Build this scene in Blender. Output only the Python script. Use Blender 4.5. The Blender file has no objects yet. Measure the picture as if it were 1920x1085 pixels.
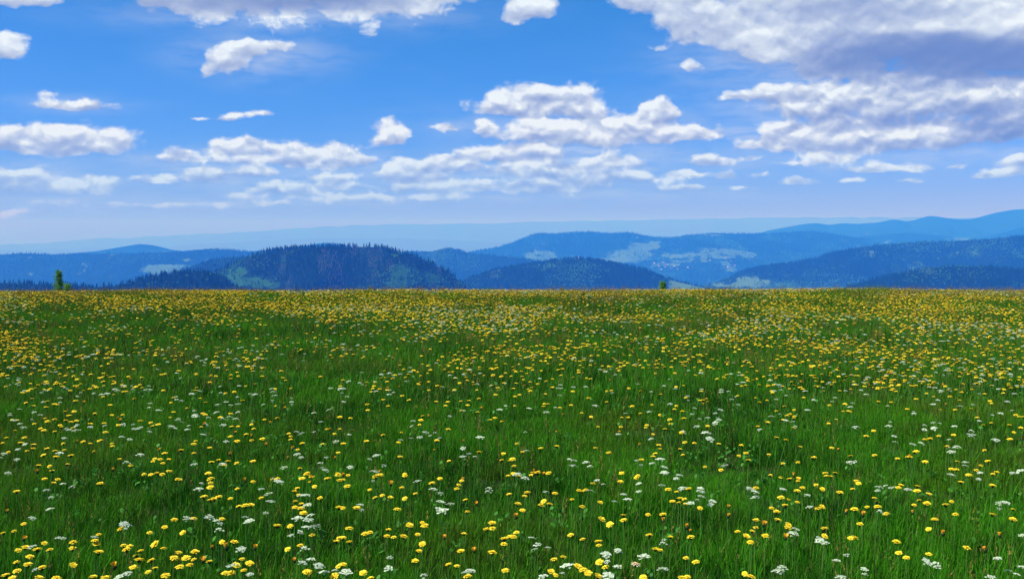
import bpy, math, random
import numpy as np
from mathutils import Vector, Matrix, Euler

random.seed(7)
rng = np.random.default_rng(11)
S = bpy.context.scene
C = S.collection
R = math.radians

# ------------------------------------------------------------------ camera
CAMZ = 1.65
FPX, CX, CY = 1868.0, 960.0, 542.5          # focal length and centre of the photograph in its own pixels
PITCH = math.atan(117.5 / FPX)
cam = bpy.data.cameras.new('camera')
cam_ob = bpy.data.objects.new('camera', cam)
C.objects.link(cam_ob)
cam.sensor_width = 36.0
cam.lens = 36.0 * FPX / 1920.0
cam.clip_start = 0.1
cam.clip_end = 300000.0
cam_ob.location = (0, 0, CAMZ)
cam_ob.rotation_euler = (R(90) - PITCH, 0, 0)
S.camera = cam_ob

def ray(px, py):
    a = (px - CX) / FPX
    b = (CY - py) / FPX
    return a, math.cos(PITCH) + math.sin(PITCH) * b, -math.sin(PITCH) + math.cos(PITCH) * b

def at_depth(px, py, Y):
    x, y, z = ray(px, py)
    k = Y / y
    return x * k, Y, CAMZ + z * k

# ------------------------------------------------------------------ render look
S.view_settings.view_transform = 'Standard'
S.view_settings.look = 'None'
S.view_settings.gamma = 1.0
S.view_settings.use_curve_mapping = False
S.view_settings.exposure = 0.75
S.render.engine = 'CYCLES'
cy = S.cycles
cy.max_bounces = 5
cy.diffuse_bounces = 2
cy.glossy_bounces = 1
cy.transmission_bounces = 3
cy.transparent_max_bounces = 4
cy.volume_bounces = 0
cy.use_denoising = True
cy.use_adaptive_sampling = True
cy.adaptive_threshold = 0.015
cy.sample_clamp_indirect = 4.0

# ------------------------------------------------------------------ sun and sky
SUN_EL, SUN_AZ = R(52), R(-105)              # azimuth from +Y (view direction) towards +X
sd = Vector((math.sin(SUN_AZ) * math.cos(SUN_EL), math.cos(SUN_AZ) * math.cos(SUN_EL), math.sin(SUN_EL)))
sun = bpy.data.lights.new('sun', 'SUN')
sun.energy = 4.8
sun.angle = R(0.5)
sun.color = (1.0, 0.975, 0.945)
sun_ob = bpy.data.objects.new('sun', sun)
C.objects.link(sun_ob)
sun_ob.rotation_euler = sd.to_track_quat('Z', 'Y').to_euler()
sun_ob.location = (0, 0, 50)

class NT:
    """small helper for node trees"""
    def __init__(s, tree):
        s.t = tree; s.n = tree.nodes; s.l = tree.links
    def new(s, typ, **kw):
        n = s.n.new(typ)
        for k, v in kw.items():
            setattr(n, k, v)
        return n
    def put(s, sock, v):
        if isinstance(v, bpy.types.NodeSocket):
            s.l.new(v, sock)
        else:
            sock.default_value = v
    def math(s, op, a, b=None, c=None, clamp=False):
        n = s.new('ShaderNodeMath', operation=op, use_clamp=clamp)
        for i, v in enumerate((a, b, c)):
            if v is not None:
                s.put(n.inputs[i], v)
        return n.outputs[0]
    def vec(s, op, a, b=None, c=None):
        n = s.new('ShaderNodeVectorMath', operation=op)
        for i, v in enumerate((a, b, c)):
            if v is not None:
                s.put(n.inputs[i], v)
        return n.outputs['Value'] if op in ('DOT_PRODUCT', 'LENGTH', 'DISTANCE') else n.outputs['Vector']
    def noise(s, vec, scale, detail=3, rough=0.5, dist=0.0, dims='3D'):
        n = s.new('ShaderNodeTexNoise', noise_dimensions=dims)
        if vec is not None: s.put(n.inputs['Vector'], vec)
        n.inputs['Scale'].default_value = scale
        n.inputs['Detail'].default_value = detail
        n.inputs['Roughness'].default_value = rough
        n.inputs['Distortion'].default_value = dist
        return n
    def ramp(s, v, lo, hi, a=0.0, b=1.0, smooth=True):
        n = s.new('ShaderNodeMapRange', interpolation_type='SMOOTHSTEP' if smooth else 'LINEAR')
        s.put(n.inputs[0], v)
        for i, x in enumerate((lo, hi, a, b)):
            n.inputs[i + 1].default_value = x
        return n.outputs[0]
    def mix(s, f, a, b, typ='MIX'):
        n = s.new('ShaderNodeMix', data_type='RGBA', blend_type=typ)
        s.put(n.inputs['Factor'], f)
        for k, v in ((6, a), (7, b)):
            if isinstance(v, tuple) and len(v) == 3: v = (*v, 1)
            s.put(n.inputs[k], v)
        return n.outputs[2]

# cloud map: centre and half sizes in photograph pixels, turned into sky directions (azimuth, elevation);
# last number: how much flatter the underside is than the top
CLOUDS = [
    (470,-50,250,105,1),(700,-50,185,100,1),(330,-30,110,62,1),(820,-12,60,26,1),(40,0,95,14,1),(-5,84,55,34,1.2),
    (432,108,44,34,1),(470,92,40,18,1),(520,86,48,14,1),(395,130,14,16,1),
    (140,200,90,15,2),(88,176,20,7,1),(120,274,150,48,2.6),(60,262,80,34,2),(200,268,70,38,2),
    (430,220,24,14,2),(490,213,30,6,1),(370,222,20,5,1),(730,252,40,30,1.2),(835,240,36,12,1.4),
    (1000,206,125,48,3),(1085,206,62,50,3),(1035,180,60,26,2),(1120,250,235,40,1.6),(1235,212,50,28,1.4),(1310,252,72,20,1.5),(905,240,30,22,1),
    (345,296,52,20,2),(450,280,78,26,2),(600,303,100,42,3),(500,300,90,18,2),(680,300,40,14,1.5),
    (300,338,45,16,2),(385,336,48,28,3),(470,325,70,16,2),(620,332,60,12,1),
    (60,352,120,38,2.2),(150,350,90,26,2),(20,330,60,20,1.5),
    (770,330,86,34,3),(840,310,70,28,2),(930,288,100,22,1.6),(1010,318,120,30,2),(1130,308,110,24,2.6),(1000,282,110,16,1),
    (550,360,90,22,2.6),(470,374,55,11,2),(640,350,60,12,2),(850,352,180,22,2),(1080,345,120,20,2),(1160,335,110,17,2),(1000,352,160,14,1),
    (300,388,100,9,2),(35,402,44,14,2.5),(228,386,32,14,2.5),(120,380,80,8,1),(470,382,110,8,1),(700,372,180,9,1),
    (1322,306,52,20,3),(1357,330,27,13,2.5),(1285,326,60,8,1),(1290,350,60,6,1),(1390,352,30,4,1),
    (1435,330,34,12,3),(1500,342,52,14,2.5),(1410,300,22,7,2),(1505,307,44,9,2),(1650,318,95,20,3),(1600,340,38,9,2),
    (1560,294,80,12,1),(1785,310,30,6,1),(1840,332,40,9,3),(1890,325,70,12,3),(1905,306,44,14,2),(1780,346,16,5,2),(1705,342,36,5,2),(1870,281,20,8,2),
    (1430,272,60,18,1.5),(1500,268,105,52,2.6),(1640,268,140,58,3),(1760,262,110,48,2.6),(1880,240,90,40,1.4),
    (1395,182,52,20,2),(1460,178,90,24,1.6),(1560,190,160,44,1.2),(1700,180,180,55,1.1),(1860,180,160,60,1),(1600,225,140,24,1),
    (1195,-2,64,32,1),(1300,25,75,58,1),(1390,55,75,60,1),(1450,70,105,55,1),(1600,40,200,120,1),(1800,60,220,120,1),(1560,120,90,40,1),(1900,20,200,120,1),(1500,-60,320,110,1),
    (1292,124,32,15,1.2),(1230,90,16,8,1),(992,14,56,26,1),(970,34,30,12,1),
]
AZ0, AZ1, EL0, EL1 = -30.0, 30.0, -2.0, 18.0
def build_field():
    NA, NE = 256, 256
    az = np.linspace(AZ0, AZ1, NA); el = np.linspace(EL0, EL1, NE)
    A, E = np.meshgrid(az, el, indexing='ij')
    # to photograph pixels for comparing with the list
    x = np.sin(np.radians(A)) * np.cos(np.radians(E)); y = np.cos(np.radians(A)) * np.cos(np.radians(E)); z = np.sin(np.radians(E))
    cy_, sy_ = math.cos(PITCH), math.sin(PITCH)
    f = y * cy_ - z * sy_; u = y * sy_ + z * cy_
    px = CX + FPX * x / f; py = CY - FPX * u / f
    F = np.full(A.shape, -0.62)
    for cx, cyy, rx, ry, k in CLOUDS:
        qx = (px - cx) / rx; qy = (py - cyy) / ry
        qy = np.where(qy > 0, qy * k, qy)
        q = np.sqrt(qx * qx + qy * qy)
        sharp = 1.0 + 0.5 * (ry > 25)
        F = np.maximum(F, np.minimum((1 - q) * sharp, 0.75))
    # outside the photographed part of the sky go on with scattered clouds
    edge = np.clip(np.maximum((np.abs(A) - 28) / 2, (E - 14.5) / 3.5), 0, 1)
    F = F * (1 - edge) + edge * -0.30
    return F
F = build_field()
F0 = float(F.mean())
U_, s_, Vt_ = np.linalg.svd(F - F0, full_matrices=False)
RANK = 24

world = bpy.data.worlds.new('World')
S.world = world
world.use_nodes = True
W = NT(world.node_tree)
W.n.clear()
tc = W.new('ShaderNodeTexCoord')
sep = W.new('ShaderNodeSeparateXYZ'); W.l.new(tc.outputs['Generated'], sep.inputs[0])
az_ = W.math('MULTIPLY', W.math('ARCTAN2', sep.outputs[0], sep.outputs[1]), 180 / math.pi)
el_ = W.math('MULTIPLY', W.math('ARCSINE', sep.outputs[2]), 180 / math.pi)
comb = W.new('ShaderNodeCombineXYZ'); W.l.new(az_, comb.inputs[0]); W.l.new(el_, comb.inputs[1])
P0 = comb.outputs[0]
def curve_node(cols, inp):
    """three columns of numbers as one RGB curve (look-up table) -> vector with the real values"""
    n = W.new('ShaderNodeRGBCurve')
    m = n.mapping
    m.use_clip = False
    m.extend = 'HORIZONTAL'
    lo, hi = [], []
    NP = 128
    for c in range(3):
        v = cols[c]
        a, b = float(v.min()), float(v.max())
        if b - a < 1e-9: b = a + 1e-9
        lo.append(a); hi.append(b)
        cu = m.curves[c]
        xs = np.linspace(0, 1, NP)
        ys = (np.interp(xs, np.linspace(0, 1, len(v)), v) - a) / (b - a)
        cu.points[0].location = (0, ys[0]); cu.points[1].location = (1, ys[-1])
        for q in range(1, NP - 1):
            p = cu.points.new(float(xs[q]), float(ys[q]))
        for p in cu.points: p.handle_type = 'VECTOR'
    m.update()
    W.l.new(inp, n.inputs['Color'])
    return W.vec('MULTIPLY_ADD', n.outputs[0], tuple(h - l for h, l in zip(hi, lo)), tuple(lo))
def factors(U, sv, Vt, rank):
    f = np.sqrt(sv[:rank])
    return [U[:, k] * f[k] for k in range(rank)], [Vt[k, :] * f[k] for k in range(rank)]
def lookup(p, fac2, base):
    Uc, Vc = fac2
    sp = W.new('ShaderNodeSeparateXYZ'); W.l.new(p, sp.inputs[0])
    ua = W.math('MULTIPLY_ADD', sp.outputs[0], 1 / (AZ1 - AZ0), -AZ0 / (AZ1 - AZ0), clamp=True)
    ue = W.math('MULTIPLY_ADD', sp.outputs[1], 1 / (EL1 - EL0), -EL0 / (EL1 - EL0), clamp=True)
    ca = W.new('ShaderNodeCombineXYZ'); ce = W.new('ShaderNodeCombineXYZ')
    for i in range(3):
        W.l.new(ua, ca.inputs[i]); W.l.new(ue, ce.inputs[i])
    acc = base
    for k in range(0, len(Uc), 3):
        a = curve_node(Uc[k:k + 3], ca.outputs[0]); e = curve_node(Vc[k:k + 3], ce.outputs[0])
        acc = W.math('ADD', acc, W.vec('DOT_PRODUCT', a, e))
    return acc
FIELD_F = factors(U_, s_, Vt_, RANK)
def field(p): return lookup(p, FIELD_F, F0)
def sky_grid(n):
    az = np.linspace(AZ0, AZ1, n); el = np.linspace(EL0, EL1, n)
    A, E = np.meshgrid(az, el, indexing='ij')
    x = np.sin(np.radians(A)) * np.cos(np.radians(E)); y = np.cos(np.radians(A)) * np.cos(np.radians(E)); z = np.sin(np.radians(E))
    f = y * math.cos(PITCH) - z * math.sin(PITCH); u = y * math.sin(PITCH) + z * math.cos(PITCH)
    return CX + FPX * x / f, CY - FPX * u / f
# which part of each cloud is its sunlit top and which its grey base; nearer (higher) clouds stand before farther ones
BASES = [(1780,95,270,44,1.35),(1900,125,160,34,.7),(1620,125,140,22,.5),(1500,10,200,34,.25),(1700,20,200,22,.3),(480,4,240,24,.75),(640,-4,130,16,.4),
         (1880,248,80,22,.7),(1800,205,120,14,.4),(1700,232,200,7,.3),(1850,50,100,24,-.5),(1690,50,90,14,-.3),(1400,100,110,24,-.3),(560,44,240,12,-.5),(1440,30,120,50,-.15)]
def build_shade():
    px, py = sky_grid(256)
    G = np.full(px.shape, .25)
    for cx, cyy, rx, ry, k in sorted(CLOUDS, key=lambda c: -c[1]):
        qx = (px - cx) / rx; qy0 = (py - cyy) / ry
        qy = np.where(qy0 > 0, qy0 * k, qy0)
        inside = np.clip((1.12 - np.sqrt(qx * qx + qy * qy)) * 5, 0, 1)
        t = np.clip((qy0 + 0.45) / (0.45 + 1 / k), 0, 1)
        val = (t * t * (3 - 2 * t)) * (.62 if ry > 12 else .4) * (1.0 if ry < 70 else .35)
        G = G * (1 - inside) + inside * val
    for a, b, rx, ry, k in BASES: G = G + k * np.exp(-((px - a) / rx) ** 2 - ((py - b) / ry) ** 2)
    return G
G_ = build_shade(); gU, gs_, gV = np.linalg.svd(G_ - G_.mean(), full_matrices=False)
SHADE_F = factors(gU, gs_, gV, 24)
def base_shade(p): return lookup(p, SHADE_F, float(G_.mean()))
# thin milky layers between and behind the heaps
VEILS = [(60,340,160,34,.5),(960,365,420,16,.45),(330,300,120,18,.4),(1060,290,200,22,.5),(600,300,160,24,.4),(1560,250,220,40,.5),(780,318,120,22,.4),(120,355,200,28,.45),(420,330,190,36,.40),(640,330,160,40,.45),(900,335,240,36,.50),(1130,322,190,30,.45),(1100,240,240,36,.35),(1450,255,150,40,.35),(1600,300,260,26,.30),(1700,190,300,50,.65),(1500,110,200,60,.45),(1750,60,260,80,.6),(1430,175,110,22,.3),(1800,290,200,26,.3),(700,375,420,14,.35),(250,385,260,12,.35),(1250,310,200,16,.3),(540,20,280,36,.4),(480,105,130,40,.40),(1290,122,50,18,.3),(835,238,50,14,.3),(140,196,110,14,.25)]
def build_veil():
    px, py = sky_grid(160)
    G = np.zeros(px.shape)
    for a, b, rx, ry, k in VEILS: G = np.maximum(G, k * np.exp(-((px - a) / rx) ** 2 - ((py - b) / ry) ** 2))
    return G
vU, vs_, vV = np.linalg.svd(build_veil(), full_matrices=False)
VEIL_F = factors(vU, vs_, vV, 12)
# billows
warp = W.noise(W.vec('MULTIPLY', P0, (0.55, 0.9, 1)), 0.9, 4, 0.6)
wv = W.vec('MULTIPLY_ADD', warp.outputs['Color'], (1.3, 0.7, 0), (-0.65, -0.35, 0))
P1 = W.vec('ADD', P0, wv)
def puffs(p, detail, rough=0.55, lumps=True):
    q = W.vec('MULTIPLY', p, (0.7, 1.0, 1))
    n = W.noise(q, 0.95, detail, rough).outputs[0]
    if not lumps: return n
    v = W.new('ShaderNodeTexVoronoi', feature='SMOOTH_F1')
    W.l.new(q, v.inputs['Vector'])
    v.inputs['Scale'].default_value = 0.75; v.inputs['Detail'].default_value = 2; v.inputs['Roughness'].default_value = 0.5
    v.inputs['Smoothness'].default_value = 0.35
    # rounded lumps on top of the irregular noise
    return W.math('MULTIPLY_ADD', W.math('SUBTRACT', 0.50, v.outputs['Distance']), 0.26, n)
f0 = puffs(P1, 9, 0.61)
D0 = W.math('MULTIPLY_ADD', field(P1), 1.35, W.math('MULTIPLY_ADD', f0, 2.3, -0.96))
g0 = puffs(P1, 5, 0.5)
g1 = puffs(W.vec('ADD', P1, (-0.10, 0.32, 0)), 5, 0.5)       # a little towards the sun
low = W.ramp(el_, -0.5, 5.0, 0.55, 1.0)
wisp = W.noise(W.vec('MULTIPLY', P1, (0.30, 1.3, 1)), 0.9, 7, 0.6).outputs[0]
veil = W.math('MULTIPLY', lookup(P1, VEIL_F, 0.0), W.ramp(wisp, .30, .66, .30, 1.8))
heap = W.ramp(D0, -0.22, 0.50)
alpha = W.math('MULTIPLY', W.math('MAXIMUM', heap, veil), low)
relief = W.math('MULTIPLY', W.math('SUBTRACT', g1, g0), W.math('MULTIPLY', W.math('MULTIPLY_ADD', heap, 1.7, 0.3), W.ramp(el_, 6.5, 10.5, 1.0, 0.5)))   # positive where the cloud faces away from the sun
sh = W.math('ADD', base_shade(W.vec('ADD', P0, W.vec('MULTIPLY', wv, (0.6, 0.6, 0)))), relief)
sh = W.math('MAXIMUM', sh, W.math('MULTIPLY', W.math('SUBTRACT', 1.0, heap), 0.25))
shade = W.math('SUBTRACT', 1.0, W.math('POWER', 2.718, W.math('MULTIPLY', sh, -1.9)))
sky = W.new('ShaderNodeTexSky', sky_type='NISHITA', sun_disc=False)
sky.sun_elevation = SUN_EL
sky.sun_rotation = SUN_AZ
sky.altitude = 1200
sky.air_density = 1.0
sky.dust_density = 0.4
sky.ozone_density = 3.0
ss = W.new('ShaderNodeSeparateColor'); W.l.new(sky.outputs[0], ss.inputs[0])
sc_ = W.new('ShaderNodeCombineXYZ')
W.l.new(W.math('MULTIPLY', W.math('POWER', ss.outputs[0], 1.50), 0.112), sc_.inputs[0])
W.l.new(W.math('MULTIPLY', W.math('POWER', ss.outputs[1], 0.68), 0.70), sc_.inputs[1])
W.l.new(W.math('MULTIPLY', ss.outputs[2], 0.86), sc_.inputs[2])
skyc = sc_.outputs[0]
cloudc = W.mix(shade, W.mix(W.ramp(el_, 0.5, 5.5), (3.9, 5.5, 6.4), (5.0, 5.6, 6.1)), (0.80, 1.35, 3.1))
final = W.mix(alpha, skyc, cloudc)
bg = W.new('ShaderNodeBackground'); W.l.new(final, bg.inputs[0]); bg.inputs[1].default_value = 0.10
out = W.new('ShaderNodeOutputWorld'); W.l.new(bg.outputs[0], out.inputs[0])
world.cycles.sampling_method = 'MANUAL'
world.cycles.sample_map_resolution = 512

# ------------------------------------------------------------------ object helpers
def link(name, me, mat=None, parent=None, loc=None):
    o = bpy.data.objects.new(name, me)
    C.objects.link(o)
    if mat is not None and len(me.materials) == 0: me.materials.append(mat)
    if parent is not None: o.parent = parent
    if loc is not None: o.location = loc
    return o

def pymesh(name, verts, faces, smooth=False):
    me = bpy.data.meshes.new(name)
    me.from_pydata([tuple(v) for v in verts], [], faces)
    me.update()
    if smooth: me.shade_smooth()
    return me

class MB:
    """collects vertices and faces, with one number per vertex for colour variation"""
    def __init__(s): s.v = []; s.f = []; s.a = []; s.m = []
    def add(s, vs, fs, a=0.5, m=0):
        b = len(s.v)
        s.v += [tuple(v) for v in vs]
        s.a += list(a) if hasattr(a, '__len__') else [a] * len(vs)
        s.f += [tuple(i + b for i in f) for f in fs]
        s.m += [m] * len(fs)
    def mesh(s, name, mats=(), smooth=False, attr='tone'):
        me = pymesh(name, s.v, s.f, smooth)
        at = me.attributes.new(attr, 'FLOAT', 'POINT')
        at.data.foreach_set('value', np.array(s.a, dtype=np.float32))
        for m in mats: me.materials.append(m)
        me.polygons.foreach_set('material_index', s.m)
        return me
    def tube(s, pts, r0, r1, n=5, a=0.5, m=0):
        pts = [Vector(p) for p in pts]; vs = []; fs = []
        for i, p in enumerate(pts):
            t = (pts[min(i + 1, len(pts) - 1)] - pts[max(i - 1, 0)]).normalized()
            q = t.to_track_quat('Z', 'Y'); r = r0 + (r1 - r0) * i / (len(pts) - 1)
            for k in range(n):
                g = 2 * math.pi * k / n
                vs.append(p + q @ Vector((r * math.cos(g), r * math.sin(g), 0)))
        for i in range(len(pts) - 1):
            for k in range(n):
                k2 = (k + 1) % n
                fs.append((i * n + k, i * n + k2, (i + 1) * n + k2, (i + 1) * n + k))
        s.add(vs, fs, a, m)

def material(name, build, rough=0.7):
    m = bpy.data.materials.new(name)
    m.use_nodes = True
    N = NT(m.node_tree); N.n.clear()
    o = N.new('ShaderNodeOutputMaterial')
    build(N, o)
    return m

def leafy(name, colfn, trans=0.35, rough=0.5, spec=0.25):
    def b(N, o):
        col = colfn(N)
        p = N.new('ShaderNodeBsdfPrincipled')
        N.put(p.inputs['Base Color'], col)
        p.inputs['Roughness'].default_value = rough
        p.inputs['Specular IOR Level'].default_value = spec
        t = N.new('ShaderNodeBsdfTranslucent'); N.put(t.inputs[0], col)
        mx = N.new('ShaderNodeMixShader'); mx.inputs[0].default_value = trans
        N.l.new(p.outputs[0], mx.inputs[1]); N.l.new(t.outputs[0], mx.inputs[2])
        N.l.new(mx.outputs[0], o.inputs[0])
    return material(name, b)

def plain(name, rgb, rough=0.7, var=0.25, scale=30):
    def b(N, o):
        t = N.new('ShaderNodeTexCoord')
        n = N.noise(t.outputs['Object'], scale, 3)
        c = N.mix(n.outputs[0], tuple(x * (1 - var) for x in rgb), tuple(min(1, x * (1 + var)) for x in rgb))
        p = N.new('ShaderNodeBsdfPrincipled'); N.put(p.inputs['Base Color'], c)
        p.inputs['Roughness'].default_value = rough
        p.inputs['Specular IOR Level'].default_value = 0.2
        N.l.new(p.outputs[0], o.inputs[0])
    return material(name, b)

def attr(N, name):
    a = N.new('ShaderNodeAttribute', attribute_name=name); return a.outputs['Fac']

# ------------------------------------------------------------------ smooth value noise in numpy (for terrain)
_perm = rng.random((512, 512))
def vnoise(x, y):
    xi = np.floor(x).astype(int); yi = np.floor(y).astype(int)
    fx = x - xi; fy = y - yi
    fx = fx * fx * (3 - 2 * fx); fy = fy * fy * (3 - 2 * fy)
    g = lambda a, b: _perm[a % 512, b % 512]
    return (g(xi, yi) * (1 - fx) + g(xi + 1, yi) * fx) * (1 - fy) + (g(xi, yi + 1) * (1 - fx) + g(xi + 1, yi + 1) * fx) * fy
def fbm(x, y, o=4, r=0.5):
    t = 0; a = 1; s = 0
    for k in range(o):
        t = t + a * vnoise(x * 2 ** k + 17 * k, y * 2 ** k + 31 * k); s += a; a *= r
    return t / s

# ------------------------------------------------------------------ the meadow hill
Y0, RC, SL = 20.1, 80.0, 0.25
def ground_z(x, y):
    x = np.asarray(x, float); y = np.asarray(y, float)
    d = np.maximum(y - Y0, 0)
    dm = SL * RC
    z = -np.where(d < dm, d * d / (2 * RC), dm * dm / (2 * RC) + SL * (d - dm))
    near = 1 / (1 + np.hypot(x, y) / 60)
    z = z + (fbm(x * 0.16 + 40, y * 0.16 + 40, 3) - 0.5) * 0.24 * near
    return z
ys = np.concatenate([np.linspace(-300, -4, 30), np.linspace(-3, 45, 120), np.geomspace(47, 3900, 60)])
xs = np.concatenate([-np.geomspace(30, 6000, 40)[::-1], np.linspace(-29, 29, 120), np.geomspace(30, 6000, 40)])
X, Yg = np.meshgrid(xs, ys, indexing='ij')
Z = ground_z(X, Yg)
def grid_faces(nu, nv):
    i, j = np.meshgrid(np.arange(nu - 1), np.arange(nv - 1), indexing='ij')
    a = (i * nv + j).ravel()
    return np.stack([a, a + nv, a + nv + 1, a + 1], 1).tolist()
def soil(N, o):
    g = N.new('ShaderNodeNewGeometry')
    n1 = N.noise(g.outputs['Position'], 1.2, 5); n2 = N.noise(g.outputs['Position'], 26, 5)
    c = N.mix(N.ramp(n1.outputs[0], .4, .65), (0.010, 0.028, 0.006), (0.026, 0.030, 0.010))
    c = N.mix(N.ramp(n2.outputs[0], .5, .75), c, (0.04, 0.045, 0.015))
    p = N.new('ShaderNodeBsdfPrincipled'); N.put(p.inputs['Base Color'], c); p.inputs['Roughness'].default_value = 0.95
    p.inputs['Specular IOR Level'].default_value = 0.05
    N.l.new(p.outputs[0], o.inputs[0])
M_soil = material('meadow soil', soil)
o = link('meadow_ground', pymesh('meadow_ground', np.stack([X.ravel(), Yg.ravel(), Z.ravel()], 1), grid_faces(len(xs), len(ys)), True), M_soil)
o['kind'] = 'structure'

# ------------------------------------------------------------------ valley floor
def land(N, o):
    g = N.new('ShaderNodeNewGeometry')
    n1 = N.noise(g.outputs['Position'], 0.0009, 6, 0.6)
    c = N.mix(N.ramp(n1.outputs[0], .42, .55), (0.020, 0.050, 0.018), (0.10, 0.16, 0.06))
    p = N.new('ShaderNodeBsdfPrincipled'); N.put(p.inputs['Base Color'], c); p.inputs['Roughness'].default_value = 0.95
    N.l.new(p.outputs[0], o.inputs[0])
M_land = material('valley land', land)
gs = np.linspace(-52000, 52000, 60)
GX, GY = np.meshgrid(gs, gs, indexing='ij')
GZ = -1000 + 0 * GX
o = link('valley_floor', pymesh('valley_floor', np.stack([GX.ravel(), GY.ravel(), GZ.ravel()], 1), grid_faces(60, 60)), M_land)
o['kind'] = 'structure'

# ------------------------------------------------------------------ hills
def hill_material(name, dark, light, pasture, nscale, lightness):
    def b(N, o):
        g = N.new('ShaderNodeNewGeometry')
        P = g.outputs['Position']
        big = N.noise(P, nscale, 5, 0.6)
        crown = N.noise(P, 0.045, 4, 0.7)
        c = N.mix(N.ramp(big.outputs[0], 0.62 - lightness, 0.80 - lightness), dark, light)
        c = N.mix(N.ramp(crown.outputs[0], .45, .7), c, tuple(x * 0.45 for x in dark))
        cl = N.math('ADD', attr(N, 'clearing'), N.math('MULTIPLY_ADD', N.noise(N.vec('MULTIPLY', P, (1, .45, 1.5)), 0.006, 8, 0.72).outputs[0], 4.6, -2.4))
        field_tone = N.noise(P, 0.004, 2)
        past = N.mix(field_tone.outputs[0], pasture, tuple(x * 0.7 for x in pasture))
        c = N.mix(N.ramp(cl, 0.35, 0.55), c, past)
        p = N.new('ShaderNodeBsdfPrincipled'); N.put(p.inputs['Base Color'], c); p.inputs['Roughness'].default_value = 0.95
        p.inputs['Specular IOR Level'].default_value = 0.05
        bu = N.new('ShaderNodeBump'); bu.inputs['Strength'].default_value = 0.9; bu.inputs['Distance'].default_value = 14
        N.l.new(crown.outputs[0], bu.inputs['Height']); N.l.new(bu.outputs[0], p.inputs['Normal'])
        N.l.new(p.outputs[0], o.inputs[0])
    return material(name, b)

HILLS = {}
def hill(name, pts, D, W_, mat, patches=(), foot=-1020, wob=0.04, gully=0.16, nu=260, nv=46, seed=0, back=None, rough=0.8, fade=None):
    """a hill with its crest through the listed directions at about distance D, falling towards and away from the viewer"""
    pts = sorted(pts)
    p = np.linspace(pts[0][0], pts[-1][0], nu)
    xp = np.array([q[0] for q in pts], float); yp = np.array([q[1] for q in pts], float)
    yy = np.interp(p, xp, yp)
    # round off the corners of the traced crest, then add small unevenness
    w = max(1, int(nu * 12 / (xp[-1] - xp[0])))
    ker = np.hanning(2 * w + 3); ker /= ker.sum()
    yy = np.convolve(np.pad(yy, w + 1, mode='edge'), ker, mode='valid')
    yy = yy + (fbm(p * 0.05 + seed * 9.1, p * 0 + seed, 3) - 0.5) * rough
    Dr = D * (1 + wob * (fbm(p * 0.006 + seed * 3, p * 0 + 5.5, 2) - 0.5) * 2)
    ta = np.linspace(0, 1, nv) ** 1.25                        # 0 crest .. 1 foot, front
    tb = np.linspace(0, 1, nv // 3)[1:]
    back = back or W_ * 1.1
    cols = []
    for i in range(nu):
        x, y, z = ray(p[i], yy[i]); k = Dr[i] / y
        zc = CAMZ + z * k
        dirx = x / y
        fr = []
        for t in tb[::-1]:
            Yq = Dr[i] + back * t
            fr.append((dirx * Yq, Yq, zc + (foot - zc) * (t * t * (3 - 2 * t)) ** 0.9))
        for t in ta:
            Yq = Dr[i] - W_ * t
            fr.append((dirx * Yq, Yq, zc + (foot - zc) * (0.75 * t + 0.25 * t * t * (3 - 2 * t)) - 0.0))
        cols.append(fr)
    V = np.array(cols)
    nj = V.shape[1]; jc = len(tb)
    tt = np.zeros(nj); tt[jc:] = ta; tt[:jc] = -tb[::-1]
    win = np.clip(np.abs(tt) * 6, 0, 1)[None, :] * np.clip((1 - np.abs(tt)) * 4, 0, 1)[None, :]
    sc = 1 / (W_ * 0.55)
    g1 = np.abs(fbm(V[..., 0] * sc * 1.6 + seed * 7, V[..., 1] * sc * 0.8 + seed, 4, 0.5) * 2 - 1)
    H = (V[:, jc, 2] - foot)[:, None]
    V[..., 2] -= (0.30 - np.minimum(g1, 0.30)) / 0.30 * gully * H * win * 0.8
    me = pymesh(name, V.reshape(-1, 3), grid_faces(nu, nj), True)
    # make normals point up
    at = me.attributes.new('clearing', 'FLOAT', 'POINT')
    cy_, sy_ = math.cos(PITCH), math.sin(PITCH)
    yv, zv, xv = V[..., 1], V[..., 2] - CAMZ, V[..., 0]
    f = yv * cy_ - zv * sy_; u = yv * sy_ + zv * cy_
    PX = CX + FPX * xv / f; PY = CY - FPX * u / f
    cl = np.zeros(PX.shape)
    for (a, b2, rx, ry, st) in patches:
        q = np.sqrt(((PX - a) / rx) ** 2 + ((PY - b2) / ry) ** 2)
        cl = np.maximum(cl, np.clip((1.35 - q) * 1.2, 0, 1) * st)
    cl[:, :jc] = 0
    at.data.foreach_set('value', cl.ravel().astype(np.float32))
    ob = link(name, me, mat)
    ob['kind'] = 'structure'
    HILLS[name] = (V, cl, jc, ta)
    return ob

DK = (0.003, 0.015, 0.008)
M_far = hill_material('distant hills', (0.008, 0.03, 0.02), (0.02, 0.05, 0.03), (0.06, 0.10, 0.05), 0.0008, 0.0)
M_for = hill_material('dark forest hill', DK, (0.012, 0.055, 0.016), (0.065, 0.135, 0.06), 0.002, 0.02)
M_mix = hill_material('mixed forest hill', DK, (0.040, 0.130, 0.030), (0.075, 0.15, 0.06), 0.003, 0.10)
M_near = hill_material('near forest hill', DK, (0.02, 0.07, 0.014), (0.022, 0.085, 0.016), 0.004, 0.02)

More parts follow.
